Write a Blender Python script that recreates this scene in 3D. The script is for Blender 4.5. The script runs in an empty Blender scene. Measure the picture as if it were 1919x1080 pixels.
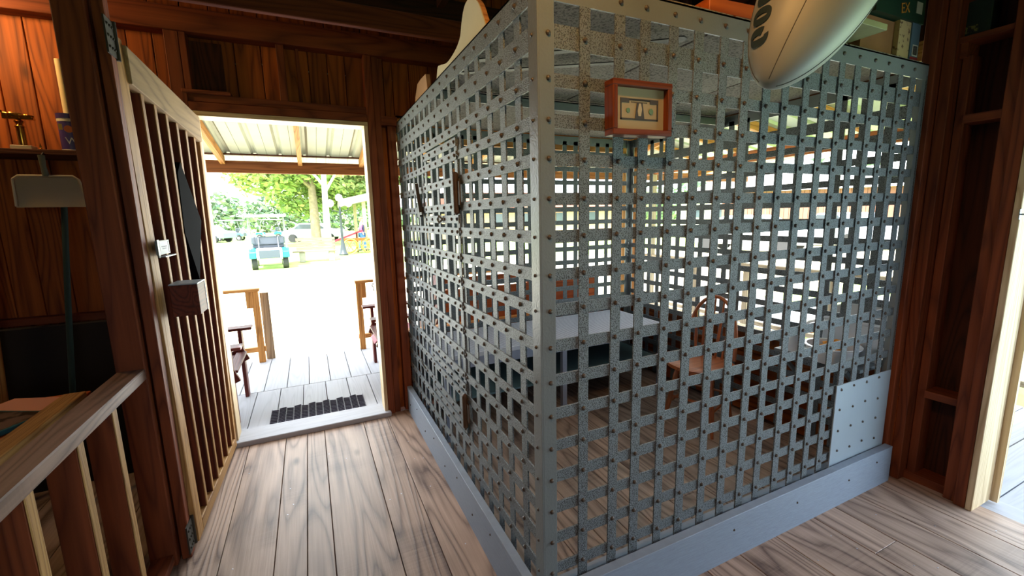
import bpy, math, random
from mathutils import Vector, Matrix, noise as mnoise
random.seed(7)
R = math.radians
scene = bpy.context.scene
COL = scene.collection

# ------------------------------------------------------------------ camera, sky, sun, exposure
FPX = 812.05
YAW, PITCH, ROLL = 0.43368757, -0.16401648, -0.02300799
CAM = Vector((-0.64684, -1.17605, 1.49426))
fwd = Vector((math.sin(YAW)*math.cos(PITCH), math.cos(YAW)*math.cos(PITCH), math.sin(PITCH)))
rgt = Vector((math.cos(YAW), -math.sin(YAW), 0))
upv = rgt.cross(fwd)
r2 = rgt*math.cos(ROLL) + upv*math.sin(ROLL)
u2 = -rgt*math.sin(ROLL) + upv*math.cos(ROLL)
cd = bpy.data.cameras.new('camera')
cam = bpy.data.objects.new('camera', cd); COL.objects.link(cam)
M = Matrix((r2, u2, -fwd)).transposed().to_4x4(); M.translation = CAM
cam.matrix_world = M
cd.sensor_fit = 'HORIZONTAL'; cd.sensor_width = 36.0; cd.lens = FPX/1919*36.0
cd.clip_start = 0.05; cd.clip_end = 400
scene.camera = cam
scene.view_settings.view_transform = 'Standard'
scene.view_settings.look = 'None'
scene.view_settings.exposure = -0.35
scene.view_settings.gamma = 1.0
scene.cycles.max_bounces = 8
scene.cycles.diffuse_bounces = 5
scene.cycles.glossy_bounces = 3
scene.cycles.sample_clamp_indirect = 6.0
scene.cycles.use_denoising = True

w = bpy.data.worlds.new('sky'); scene.world = w; w.use_nodes = True
nt = w.node_tree; bg = nt.nodes['Background']
bg.inputs['Color'].default_value = (0.86, 0.94, 1.0, 1)
bg.inputs['Strength'].default_value = 10.0

def light(name, kind, loc, energy, color, size=0.3, size_y=None, target=None, spot=None, blend=.6, portal=False):
    l = bpy.data.lights.new(name, kind); l.energy = energy; l.color = color
    if kind == 'AREA':
        l.shape = 'RECTANGLE' if size_y else 'SQUARE'; l.size = size
        if size_y: l.size_y = size_y
    elif kind in ('POINT', 'SPOT'):
        l.shadow_soft_size = size
        if spot: l.spot_size = R(spot); l.spot_blend = blend
    o = bpy.data.objects.new(name, l); COL.objects.link(o); o.location = loc
    if target is not None:
        o.rotation_euler = (Vector(target)-Vector(loc)).to_track_quat('-Z', 'Y').to_euler()
    return o
sun = light('sun', 'SUN', (0, 0, 20), 30.0, (1, .97, .9)); sun.rotation_euler = (R(28), R(-20), 0); sun.data.angle = R(3)
# daylight entering by the doorways and cage windows
light('daylight_north_doorway', 'AREA', (-.70, 2.35, 1.25), 36, (.88, .94, 1.0), .95, 1.9, target=(-.70, 0, .95))
light('daylight_east_doorway', 'AREA', (2.62, -1.15, 1.0), 33, (.42, .66, 1.0), 1.3, 1.8, target=(.9, -.2, .5))
light('daylight_cage_window_east', 'AREA', (2.34, 1.1, 1.45), 16, (.85, .93, 1.0), 1.9, 1.3, target=(1.0, 1.3, .5))
light('daylight_cage_window_north', 'AREA', (1.1, 2.26, 1.4), 8, (.88, .95, 1.0), 1.9, 1.3, target=(1.0, 1.0, .4))
light('south_fill', 'AREA', (-.6, -3.2, 1.6), 4, (.75, .87, 1.0), 2.2, 1.3, target=(-.4, 0, .9))  # added cool fill from behind the camera
# the lamps
light('ceiling_lamp_light', 'SPOT', (-.35, -.75, 2.80), 95, (1.0, .50, .15), .06, target=(.25, .05, 1.9), spot=95, blend=.9)
light('side_room_lamp_light', 'POINT', (-2.25, 1.80, 2.62), 36, (1.0, .62, .24), .05)

# ------------------------------------------------------------------ helpers
def hexc(h):
    h = h.lstrip('#'); c = [int(h[i:i+2], 16)/255 for i in (0, 2, 4)]
    return tuple((v/12.92 if v <= .04045 else ((v+.055)/1.055)**2.4) for v in c) + (1,)

def mat(name, color, rough=.6, metal=0, bump=0, bscale=60, speck=None, var=.0, emit=None, spec=.5, stretch=None):
    m = bpy.data.materials.new(name); m.use_nodes = True
    n = m.node_tree.nodes; L = m.node_tree.links; b = n['Principled BSDF']
    c = hexc(color) if isinstance(color, str) else color
    b.inputs['Base Color'].default_value = c
    b.inputs['Roughness'].default_value = rough; b.inputs['Metallic'].default_value = metal
    b.inputs['Specular IOR Level'].default_value = spec
    tc = n.new('ShaderNodeTexCoord'); src = tc.outputs['Object']
    if stretch:
        mp = n.new('ShaderNodeMapping'); mp.inputs['Scale'].default_value = stretch
        L.new(src, mp.inputs['Vector']); src = mp.outputs['Vector']
    if var or speck:
        nz = n.new('ShaderNodeTexNoise'); nz.inputs['Scale'].default_value = 6 if not speck else speck[1]
        nz.inputs['Detail'].default_value = 5; L.new(src, nz.inputs['Vector'])
        cr = n.new('ShaderNodeValToRGB'); L.new(nz.outputs['Fac'], cr.inputs['Fac'])
        if speck:
            cr.color_ramp.elements[0].color = hexc(speck[0]); cr.color_ramp.elements[0].position = speck[2]
            cr.color_ramp.elements[1].color = c; cr.color_ramp.elements[1].position = speck[2]+.06
        else:
            cr.color_ramp.elements[0].color = tuple(v*(1-var) for v in c[:3])+(1,); cr.color_ramp.elements[0].position = .3
            cr.color_ramp.elements[1].color = tuple(min(1, v*(1+var)) for v in c[:3])+(1,); cr.color_ramp.elements[1].position = .7
        L.new(cr.outputs['Color'], b.inputs['Base Color'])
    if bump:
        nb = n.new('ShaderNodeTexNoise'); nb.inputs['Scale'].default_value = bscale; nb.inputs['Detail'].default_value = 3
        L.new(src, nb.inputs['Vector'])
        bp = n.new('ShaderNodeBump'); bp.inputs['Strength'].default_value = bump; bp.inputs['Distance'].default_value = .004
        L.new(nb.outputs['Fac'], bp.inputs['Height']); L.new(bp.outputs['Normal'], b.inputs['Normal'])
    if emit:
        b.inputs['Emission Color'].default_value = hexc(emit[0]); b.inputs['Emission Strength'].default_value = emit[1]
    return m

def wood(name, light_c, dark_c, rough=.6, ring=9.0, fine=90., contrast=1.0, knots=.5, var=.25, saw=0.0, bump=.25, spec=.3, stains=0.0):
    """grain runs along the 'gc' attribute's x (the longest side of every board)"""
    m = bpy.data.materials.new(name); m.use_nodes = True
    n = m.node_tree.nodes; L = m.node_tree.links; b = n['Principled BSDF']
    b.inputs['Roughness'].default_value = rough; b.inputs['Specular IOR Level'].default_value = spec
    at = n.new('ShaderNodeAttribute'); at.attribute_name = 'gc'
    ar = n.new('ShaderNodeAttribute'); ar.attribute_name = 'rnd'
    mp = n.new('ShaderNodeMapping'); mp.inputs['Scale'].default_value = (.55, ring, ring)
    L.new(at.outputs['Vector'], mp.inputs['Vector'])
    n1 = n.new('ShaderNodeTexNoise'); n1.inputs['Scale'].default_value = 1.0; n1.inputs['Detail'].default_value = 1.5
    n1.inputs['Roughness'].default_value = .4; n1.inputs['Distortion'].default_value = .35
    L.new(mp.outputs['Vector'], n1.inputs['Vector'])
    mul = n.new('ShaderNodeMath'); mul.operation = 'MULTIPLY'; mul.inputs[1].default_value = 13.0
    L.new(n1.outputs['Fac'], mul.inputs[0])
    fr = n.new('ShaderNodeMath'); fr.operation = 'PINGPONG'; fr.inputs[1].default_value = .5; L.new(mul.outputs[0], fr.inputs[0])
    pw = n.new('ShaderNodeMath'); pw.operation = 'MULTIPLY'; pw.inputs[1].default_value = 2.0; L.new(fr.outputs[0], pw.inputs[0])
    pw2 = n.new('ShaderNodeMath'); pw2.operation = 'POWER'; pw2.inputs[1].default_value = 2.2; L.new(pw.outputs[0], pw2.inputs[0])
    mf = n.new('ShaderNodeMapping'); mf.inputs['Scale'].default_value = (2.5, fine, fine); L.new(at.outputs['Vector'], mf.inputs['Vector'])
    n2 = n.new('ShaderNodeTexNoise'); n2.inputs['Scale'].default_value = 1.0; n2.inputs['Detail'].default_value = 4
    L.new(mf.outputs['Vector'], n2.inputs['Vector'])
    mx = n.new('ShaderNodeMath'); mx.operation = 'MULTIPLY_ADD'; mx.inputs[1].default_value = .55*contrast
    sb = n.new('ShaderNodeMath'); sb.operation = 'MULTIPLY_ADD'; sb.inputs[1].default_value = .7*contrast; sb.inputs[2].default_value = -.12
    L.new(n2.outputs['Fac'], sb.inputs[0]); L.new(pw2.outputs[0], mx.inputs[0]); L.new(sb.outputs[0], mx.inputs[2])
    fac = mx.outputs[0]
    if saw:
        ms = n.new('ShaderNodeMapping'); ms.inputs['Scale'].default_value = (110, 2, 2); L.new(at.outputs['Vector'], ms.inputs['Vector'])
        n4 = n.new('ShaderNodeTexNoise'); n4.inputs['Scale'].default_value = 1; n4.inputs['Detail'].default_value = 2; L.new(ms.outputs['Vector'], n4.inputs['Vector'])
        n5 = n.new('ShaderNodeTexNoise'); n5.inputs['Scale'].default_value = 2.2; L.new(at.outputs['Vector'], n5.inputs['Vector'])
        mk = n.new('ShaderNodeMapRange'); mk.inputs[1].default_value = .5; mk.inputs[2].default_value = .65; L.new(n5.outputs['Fac'], mk.inputs[0])
        s1 = n.new('ShaderNodeMath'); s1.operation = 'MULTIPLY'; L.new(n4.outputs['Fac'], s1.inputs[0]); L.new(mk.outputs[0], s1.inputs[1])
        s2 = n.new('ShaderNodeMath'); s2.operation = 'MULTIPLY_ADD'; s2.inputs[1].default_value = saw; L.new(s1.outputs[0], s2.inputs[0]); L.new(fac, s2.inputs[2]); fac = s2.outputs[0]
    cr = n.new('ShaderNodeValToRGB'); L.new(fac, cr.inputs['Fac'])
    cr.color_ramp.elements[0].color = hexc(light_c); cr.color_ramp.elements[0].position = .08
    cr.color_ramp.elements[1].color = hexc(dark_c); cr.color_ramp.elements[1].position = .92
    col = cr.outputs['Color']
    if knots:
        mkn = n.new('ShaderNodeMapping'); mkn.inputs['Scale'].default_value = (1.6, 4.2, 4.2); L.new(at.outputs['Vector'], mkn.inputs['Vector'])
        v = n.new('ShaderNodeTexVoronoi'); v.inputs['Scale'].default_value = 1.0; L.new(mkn.outputs['Vector'], v.inputs['Vector'])
        kr = n.new('ShaderNodeMapRange'); kr.inputs[1].default_value = .035; kr.inputs[2].default_value = .11; kr.inputs[3].default_value = knots; kr.inputs[4].default_value = 0
        L.new(v.outputs['Distance'], kr.inputs[0])
        mi = n.new('ShaderNodeMix'); mi.data_type = 'RGBA'; L.new(kr.outputs[0], mi.inputs[0]); L.new(col, mi.inputs[6])
        mi.inputs[7].default_value = tuple(x*.35 for x in hexc(dark_c)[:3])+(1,); col = mi.outputs[2]
    if stains:
        ns = n.new('ShaderNodeTexNoise'); ns.inputs['Scale'].default_value = 1.7; ns.inputs['Detail'].default_value = 4; L.new(at.outputs['Vector'], ns.inputs['Vector'])
        sr = n.new('ShaderNodeMapRange'); sr.inputs[1].default_value = .55; sr.inputs[2].default_value = .75; sr.inputs[3].default_value = 0; sr.inputs[4].default_value = stains
        L.new(ns.outputs['Fac'], sr.inputs[0])
        mi2 = n.new('ShaderNodeMix'); mi2.data_type = 'RGBA'; L.new(sr.outputs[0], mi2.inputs[0]); L.new(col, mi2.inputs[6])
        mi2.inputs[7].default_value = tuple(x*.3 for x in hexc(dark_c)[:3])+(1,); col = mi2.outputs[2]
    hs = n.new('ShaderNodeHueSaturation'); L.new(col, hs.inputs['Color'])
    vr = n.new('ShaderNodeMapRange'); vr.inputs[3].default_value = 1-var; vr.inputs[4].default_value = 1+var
    L.new(ar.outputs['Fac'], vr.inputs[0]); L.new(vr.outputs[0], hs.inputs['Value'])
    L.new(hs.outputs['Color'], b.inputs['Base Color'])
    if bump:
        bp = n.new('ShaderNodeBump'); bp.inputs['Strength'].default_value = bump; bp.inputs['Distance'].default_value = .003
        L.new(fac, bp.inputs['Height']); L.new(bp.outputs['Normal'], b.inputs['Normal'])
    return m

def origin(o):
    while o.parent: o = o.parent
    return Vector(o.location)

class MB:
    """collects solids, links them as one mesh object"""
    def __init__(s): s.v = []; s.f = []; s.g = []; s.r = []; s.mi = []; s.cur = 0
    def _add(s, vs, fs, gc=None):
        k = len(s.v); rn = random.random(); off = Vector((rn*31.7, rn*17.3, rn*23.9))
        s.v += [Vector(v) for v in vs]; s.f += [[i+k for i in f] for f in fs]
        s.g += [Vector(q)+off for q in (gc if gc else vs)]; s.r += [rn]*len(vs); s.mi += [s.cur]*len(fs)
        return s
    def box(s, a, b, mtx=None):
        lo = [min(a[i], b[i]) for i in range(3)]; hi = [max(a[i], b[i]) for i in range(3)]
        vs = [(x, y, z) for x in (lo[0], hi[0]) for y in (lo[1], hi[1]) for z in (lo[2], hi[2])]
        d = [hi[i]-lo[i] for i in range(3)]; o = sorted(range(3), key=lambda i: -d[i])
        gc = [(v[o[0]], v[o[1]], v[o[2]]) for v in vs]
        if mtx: vs = [mtx @ Vector(v) for v in vs]
        return s._add(vs, [(0,1,3,2),(4,6,7,5),(0,4,5,1),(2,3,7,6),(0,2,6,4),(1,5,7,3)], gc)
    def bar(s, p, q, w, h, up=(0,0,1)):
        """box running from p to q, width w, height h (along up)"""
        p = Vector(p); q = Vector(q); d = q-p; L = d.length; d.normalize(); u = Vector(up)
        if abs(d.dot(u)) > .98: u = Vector((0,1,0))
        sd = d.cross(u).normalized(); u = sd.cross(d).normalized()
        m = Matrix((d, sd, u)).transposed().to_4x4(); m.translation = p
        return s.box((0, -w/2, -h/2), (L, w/2, h/2), m)
    def hexa(s, c, gc=None):
        """8 corners: bottom 4 ccw, top 4 ccw"""
        c = [Vector(x) for x in c]
        if gc is None:
            gc = [(q.z, q.y, q.x) for q in c]
        return s._add(c, [(3,2,1,0),(4,5,6,7),(0,1,5,4),(1,2,6,5),(2,3,7,6),(3,0,4,7)], gc)
    def prism(s, pts, axis, a, b):
        """2-D outline extruded along axis from a to b"""
        n = len(pts); vs = []
        for t in (a, b):
            for (p, q) in pts:
                vs.append({'x': (t, p, q), 'y': (p, t, q), 'z': (p, q, t)}[axis])
        fs = [list(range(n))[::-1], list(range(n, 2*n))] + [[i, (i+1) % n, n+(i+1) % n, n+i] for i in range(n)]
        return s._add(vs, fs)
    def tube(s, pts, r, n=10, cap=True):
        pts = [Vector(p) for p in pts]; rr = r if isinstance(r, (list, tuple)) else [r]*len(pts)
        vs = []; gc = []; prev = None; run = 0
        for i, p in enumerate(pts):
            t = (pts[min(i+1, len(pts)-1)]-pts[max(i-1, 0)]).normalized()
            if prev is None:
                a = Vector((0, 0, 1)) if abs(t.z) < .9 else Vector((1, 0, 0)); x = t.cross(a).normalized()
            else:
                x = (prev - t*prev.dot(t)).normalized()
            prev = x; y = t.cross(x)
            if i: run += (pts[i]-pts[i-1]).length
            for k in range(n):
                a = 2*math.pi*k/n; o = (x*math.cos(a)+y*math.sin(a))*rr[i]; vs.append(p+o); gc.append((run, o.x+o.y, o.z))
        fs = [[i*n+k, i*n+(k+1) % n, (i+1)*n+(k+1) % n, (i+1)*n+k] for i in range(len(pts)-1) for k in range(n)]
        if cap: fs += [list(range(n))[::-1], [(len(pts)-1)*n+k for k in range(n)]]
        return s._add(vs, fs, gc)
    def lathe(s, prof, c=(0,0,0), n=24, mtx=None):
        """prof: (radius, height) pairs around z through c"""
        c = Vector(c); vs = []
        for (r, h) in prof:
            for k in range(n):
                a = 2*math.pi*k/n; v = Vector((r*math.cos(a), r*math.sin(a), h))
                vs.append((mtx @ v if mtx else v) + c)
        m = len(prof)
        fs = [[i*n+k, i*n+(k+1) % n, (i+1)*n+(k+1) % n, (i+1)*n+k] for i in range(m-1) for k in range(n)]
        fs += [list(range(n))[::-1], [(m-1)*n+k for k in range(n)]]
        return s._add(vs, fs)
    def cyl(s, p, q, r, n=14): return s.tube([p, q], r, n)
    def rivet(s, c, nrm, r=.0085):
        c = Vector(c); nrm = Vector(nrm)
        q = nrm.to_track_quat('Z', 'Y').to_matrix().to_4x4()
        return s.lathe([(r, -.001), (r*.95, r*.35), (r*.6, r*.75), (r*.15, r*.9)], c, 8, q)
    def blob(s, c, rx, ry, rz, nu=12, nv=8, nz=0):
        c = Vector(c); vs = []
        for j in range(nv+1):
            th = math.pi*j/nv
            for i in range(nu):
                a = 2*math.pi*i/nu; v = Vector((math.sin(th)*math.cos(a), math.sin(th)*math.sin(a), math.cos(th)))
                k = 1 + nz*mnoise.noise(v*2.3+c)
                vs.append(c+Vector((v.x*rx*k, v.y*ry*k, v.z*rz*k)))
        fs = [[j*nu+i, (j+1)*nu+i, (j+1)*nu+(i+1) % nu, j*nu+(i+1) % nu] for j in range(nv) for i in range(nu)]
        return s._add(vs, fs)
    def build(s, name, m, parent=None, smooth=False, bevel=0, local=False, kind=None, label=None, cat=None, group=None):
        me = bpy.data.meshes.new(name)
        off = Vector((0,0,0)) if (local or not parent) else origin(parent)
        loc0 = Vector((0,0,0))
        if not parent and not local and s.v:       # a thing that is one mesh: origin at its base
            xs = [v.x for v in s.v]; ys = [v.y for v in s.v]; zs = [v.z for v in s.v]
            loc0 = Vector(((min(xs)+max(xs))/2, (min(ys)+max(ys))/2, min(zs))); off = loc0
        me.from_pydata([tuple(v-off) for v in s.v], [], s.f)
        a = me.attributes.new('gc', 'FLOAT_VECTOR', 'POINT'); a.data.foreach_set('vector', [c for g in s.g for c in g])
        a = me.attributes.new('rnd', 'FLOAT', 'POINT'); a.data.foreach_set('value', s.r)
        ms = m if isinstance(m, (list, tuple)) else [m]
        for x in ms: me.materials.append(x)
        if len(ms) > 1: me.polygons.foreach_set('material_index', s.mi)
        if smooth: me.polygons.foreach_set('use_smooth', [True]*len(me.polygons))
        me.update()
        o = bpy.data.objects.new(name, me); COL.objects.link(o); o.location = loc0
        if parent: o.parent = parent
        if smooth:
            try:
                me.set_sharp_from_angle(angle=R(40))
            except Exception: pass
        if bevel:
            b = o.modifiers.new('b', 'BEVEL'); b.width = bevel; b.segments = 1; b.limit_method = 'ANGLE'
        tag(o, label, cat, group, kind)
        return o

def tag(o, label=None, cat=None, group=None, kind=None):
    if label: o['label'] = label
    if cat: o['category'] = cat
    if group: o['group'] = group
    if kind: o['kind'] = kind
    return o
def thing(name, loc, label=None, cat=None, group=None, kind=None, rz=0):
    o = bpy.data.objects.new(name, None); COL.objects.link(o); o.location = loc; o.rotation_euler = (0, 0, rz)
    o.empty_display_size = .1
    return tag(o, label, cat, group, kind)
def copy_tree(o, parent=None):
    c = o.copy(); COL.objects.link(c); c.parent = parent
    for ch in list(o.children): copy_tree(ch, c)
    return c
S = 'structure'

# ------------------------------------------------------------------ materials
M_floor = wood('floor_planks', '#b59b89', '#5d483e', rough=.5, ring=5, fine=90, contrast=.95, knots=.85, var=.17, saw=.5, bump=.4, stains=.25, spec=.45)
M_wall = wood('wall_boards', '#a2541b', '#5c280b', rough=.65, ring=6, knots=.75, var=.28)
M_stud = wood('studs', '#814021', '#522411', rough=.65, ring=7, knots=.5, var=.12)
M_dark = wood('dark_boards', '#532812', '#280f06', rough=.75, ring=7, knots=.5, var=.3)
M_roof = wood('roof_boards', '#401f0f', '#1d0c05', rough=.8, ring=6, knots=.4, var=.3)
M_pine = wood('pale_pine', '#d9a668', '#a4713c', rough=.6, ring=9, knots=.4, var=.1)
M_jamb = wood('pale_jamb', '#d8c3a0', '#a58c68', rough=.6, ring=9, knots=.3, var=.08)
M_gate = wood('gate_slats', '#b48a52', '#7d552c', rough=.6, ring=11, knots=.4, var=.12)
M_gated = wood('gate_dark_shade_wood', '#6a2f1c', '#3a150d', rough=.6, ring=9, knots=.3, var=.12)  # its dark tone also carries the shade on the slat sides
M_rail = wood('hand_rail', '#86695a', '#523b2f', rough=.55, ring=10, knots=.2, var=.05, saw=.5)
M_deck = wood('deck_boards', '#aeb0b8', '#94959d', rough=.7, ring=8, contrast=.6, knots=.3, var=.08)
M_porch = wood('porch_timber', '#c98e4c', '#8a5526', rough=.65, ring=8, knots=.4, var=.15)
M_beam = wood('porch_beam', '#9b5d33', '#663517', rough=.65, ring=8, knots=.4, var=.1)
M_orange = wood('orange_bench_wood', '#b65a22', '#87390f', rough=.5, ring=7, knots=.3, var=.12)
M_weather = wood('weathered_wood', '#b9a88e', '#7c6a55', rough=.8, ring=9, knots=.3, var=.12)
M_gray = wood('greyed_rail', '#a58a66', '#6e5a45', rough=.8, ring=4, fine=60, contrast=.8, knots=.3, var=.05)
M_chair = wood('chair_wood', '#b5683a', '#7c3a1a', rough=.3, ring=9, knots=0, var=.05, bump=.05, spec=.6)
M_redwood = wood('dark_red_chair', '#6e2c24', '#3d1512', rough=.5, ring=9, knots=.2, var=.1)
M_steel = mat('painted_steel', '#676f74', rough=.45, bump=1.0, bscale=260, speck=('#2c3030', 260, .43), spec=.6)
M_steel2 = mat('smooth_painted_steel', '#6c7375', rough=.38, bump=.25, bscale=120, var=.06, spec=.6)
M_rivet = mat('rivet_steel', '#443b33', rough=.45, bump=.2, spec=.6)
M_hinge = mat('rusty_hinge', '#4a3320', rough=.6, bump=.6, bscale=90, var=.3)
M_kick = mat('blue_grey_board', '#8592a2', rough=.5, bump=.35, bscale=8, var=.08, stretch=(3, 3, 30))
M_ceil = mat('textured_ceiling', '#857d76', rough=.95, bump=1.0, bscale=120, speck=('#5f5852', 95, .42))
M_black = mat('black_iron', '#101010', rough=.5)
M_matt = mat('white_ticking', '#d5d8e0', rough=.9, bump=.3, bscale=25)
M_bed = mat('blue_bed_frame', '#8e98ad', rough=.5, var=.05)
M_metal = mat('galvanised_sheet', '#a2a798', rough=.45, metal=.2, var=.05)
M_white = mat('white_enamel', '#e8e8ea', rough=.25)
M_plastic = mat('cream_plastic', '#a3937b', rough=.4, var=.05)
M_grass = mat('grass_field', '#8fa858', rough=.95, var=.2, bump=.5, bscale=30)
M_leafs = []
for i, c in enumerate(('#7f9a5c', '#93a968', '#a5ae6e')):
    M_leafs.append(mat('leaf_%s' % ('deep', 'fresh', 'yellowish')[i], c, rough=.8))
M_bark = mat('tree_bark', '#8b7c68', rough=.9, bump=.8, bscale=20, var=.2)
M_bench = wood('park_bench_wood', '#7b7260', '#564d3f', rough=.8, ring=9, knots=.2, var=.1)
M_rubber = mat('mat_rubber', '#241c34', rough=.8)
M_teal = mat('teal_paint', '#128486', rough=.4)
M_cartw = mat('cart_white', '#d7dbdd', rough=.4)
M_seat = mat('dark_vinyl', '#39404c', rough=.5)
M_tire = mat('tyre_rubber', '#2a2b2e', rough=.8)
M_gold = mat('gold_plate', '#c08a3c', rough=.25, metal=1.0)
M_blimp = mat('silver_vinyl', '#8f8f88', rough=.55, metal=.15, var=.04, spec=.6)
M_letter = mat('dark_green_print', '#1c2a2a', rough=.6)

# ------------------------------------------------------------------ grid of the cage (metres)
ZR = [2.132, 2.009, 1.888, 1.773, 1.662, 1.544, 1.428, 1.308, 1.194, 1.074, 0.956, 0.839, 0.724, 0.609, 0.492, 0.374, 0.253]
XC = [0.024, 0.155, 0.285, 0.387, 0.508, 0.622, 0.745, 0.864, 0.984, 1.095, 1.223, 1.339, 1.451, 1.565, 1.684, 1.794, 1.907, 2.016]
YC = [0.025, 0.143, 0.267, 0.385, 0.505, 0.622, 0.748, 0.868, 0.985, 1.105, 1.224, 1.342, 1.454, 1.573, 1.692, 1.809, 1.919, 2.03]
XE, YE = 2.135, 2.135     # far edges of the cage

# ------------------------------------------------------------------ ground and outdoors floor
MB().box((-150, 2.25, -.25), (150, 220, -.15)).build('ground', M_grass, kind=S)
MB().box((2.45, -60, -.25), (150, 2.25, -.15)).build('ground', M_grass, kind=S)
MB().box((-40, -60, -.25), (2.45, -3.5, -.15)).build('ground', M_grass, kind=S)
# long pale dirt strip outside the exit
M_dirt = mat('pale_sandy_path', '#d8cfae', rough=.95, var=.12)
MB().box((-30, 4.3, -.152), (30, 13.5, -.146)).build('path', M_dirt, kind=S)

# ------------------------------------------------------------------ floor inside
fl = MB()
xs = [-3.0, -2.78, -2.55, -2.3, -2.08, -1.85, -1.6, -1.38, -1.135, -.913, -.78, -.667, -.40, -.224, -.02, .12, .30, .467, .61, .75, .95, 1.195, 1.477, 1.65, 1.86, 2.07, 2.30]
for i in range(len(xs)-1):
    cuts = [-3.5] + sorted(random.uniform(-2.4, 1.2) for _ in range(1)) + [2.12]
    if xs[i] > -1.2 and xs[i] < -.1: cuts = [-3.5, 2.12]
    for a, b in zip(cuts[:-1], cuts[1:]):
        fl.box((xs[i]+.0018, a+.001, -.03), (xs[i+1]-.0018, b-.001, 0))
fl.box((2.302, -.36, -.03), (2.39, 2.12, 0))
fl.build('floor', M_floor, kind=S, bevel=.0015)
MB().box((-3.0, -3.5, -.12), (2.38, 2.2, -.031)).build('floor', M_dark, kind=S)
# staples and nail heads on the floor
nb = MB()
for k in range(46):
    x = random.choice([random.uniform(-1.1, -.1)]*2+[random.uniform(.8, 2.2)]); y = random.uniform(-.6, 1.8) if x < 0 else random.uniform(-.7, -.15)
    nb.lathe([(.0032, 0), (.003, .0012), (.0005, .0016)], (x, y, 0), 7)
nb.build('nail_heads', mat('bright_nails', '#c8ccd8', rough=.3, metal=.6), kind='stuff', label='tiny bright nail heads scattered in the floor planks', cat='nails')

# ------------------------------------------------------------------ north wall
WN = thing('wall_north', (0, 2.19, 0), kind=S)
def boards_v(mb, x0, x1, z0, z1, y, t=.02, wmin=.11, wmax=.17, xaxis=True):
    x = x0
    while x < x1-.01:
        e = min(x1, x+random.uniform(wmin, wmax))
        if x1-e < .05: e = x1
        if xaxis: mb.box((x+.0025, y, z0), (e-.0025, y+t, z1))
        else: mb.box((y, x+.0025, z0), (y+t, e-.0025, z1))
        x = e
b = MB()
boards_v(b, -3.0, -1.22, 0, 3.3, 2.19)
boards_v(b, -1.22, -.20, 2.16, 3.3, 2.19)
boards_v(b, -.20, .0, 0, 3.3, 2.19)
boards_v(b, .0, 2.3, 2.22, 3.3, 2.19)
b.build('siding', M_wall, WN, bevel=.002)
b = MB()
for k in range(4): b.box((0.0, 2.19, .02+k*.152), (2.3, 2.21, .165+k*.152))
b.build('low_siding', M_wall, WN)
b = MB(); b.box((-3.0, 2.212, 0), (-1.23, 2.222, 3.3)); b.box((-1.23, 2.212, 2.16), (2.3, 2.222, 3.3)); b.box((-.18, 2.212, 0), (0, 2.222, 2.2)); b.box((0, 2.212, 0), (2.3, 2.222, .6))
b.build('outer_siding', M_dark, WN)
def stud(x0, x1, z0, z1, y0=2.10, y1=2.19, m=None):
    MB().box((x0, y0, z0), (x1, y1, z1)).build('stud', m or M_stud, WN, bevel=.003)
stud(-.205, -.155, 0, 2.60); stud(-.153, -.11, 0, 2.60, 2.115); stud(-.07, -.012, 0, 2.15, 2.12); stud(-.11, -.075, 2.2, 2.60, 2.14)
stud(-1.30, -1.225, 0, 2.60)
stud(-1.235, -1.195, 2.26, 2.60, 2.10); stud(-.73, -.685, 2.26, 2.60, 2.11); stud(-.62, -.60, 2.26, 2.60, 2.15)
stud(.45, .49, 2.22, 2.60, 2.11); stud(1.1, 1.14, 2.22, 2.60, 2.11); stud(-2.3, -2.26, 0, 2.60); 
MB().box((-3.0, 2.09, 2.60), (2.3, 2.19, 2.73)).build('top_plate', M_stud, WN, bevel=.003)
b = MB(); b.box((-1.225, 2.10, 2.165), (-.205, 2.19, 2.215)); b.box((-1.225, 2.11, 2.217), (-.205, 2.19, 2.262)); b.build('door_header', M_stud, WN, bevel=.003)
b = MB(); b.box((-.11, 2.10, 2.15), (.0, 2.19, 2.21)); b.box((-2.26, 2.12, .95), (-1.30, 2.19, .99)); b.build('wall_block', M_stud, WN, bevel=.002)
# exit door frame
D1 = thing('door_1', (-.7, 2.15, 0), kind=S)
b = MB(); b.box((-1.225, 2.10, 2.135), (-.205, 2.24, 2.163)); b.box((-.232, 2.095, .03), (-.207, 2.24, 2.135)); b.box((-1.225, 2.10, .03), (-1.20, 2.24, 2.135))
b.build('door_frame', M_jamb, D1, bevel=.002)
MB().box((-1.25, 2.06, -.02), (-.19, 2.27, .035)).build('door_sill', M_deck, D1, bevel=.004)
b = MB(); b.tube([(-.215, 2.215, .98+.0), (-.24, 2.215, .99), (-.245, 2.215, 1.0), (-.24, 2.215, 1.012), (-.22, 2.215, 1.014)], .004, 8); b.cyl((-.231, 2.215, .98), (-.231, 2.215, .955), .006)
b.build('door_latch', M_black, D1)
# openings behind the cage (north) and their frames
b = MB(); b.box((0, 2.15, .585), (2.3, 2.27, .62)); b.box((0, 2.19, 2.055), (2.3, 2.23, 2.24)); b.box((2.10, 2.19, .6), (2.16, 2.25, 2.06))
b.build('window_1', M_porch, kind=S)

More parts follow.
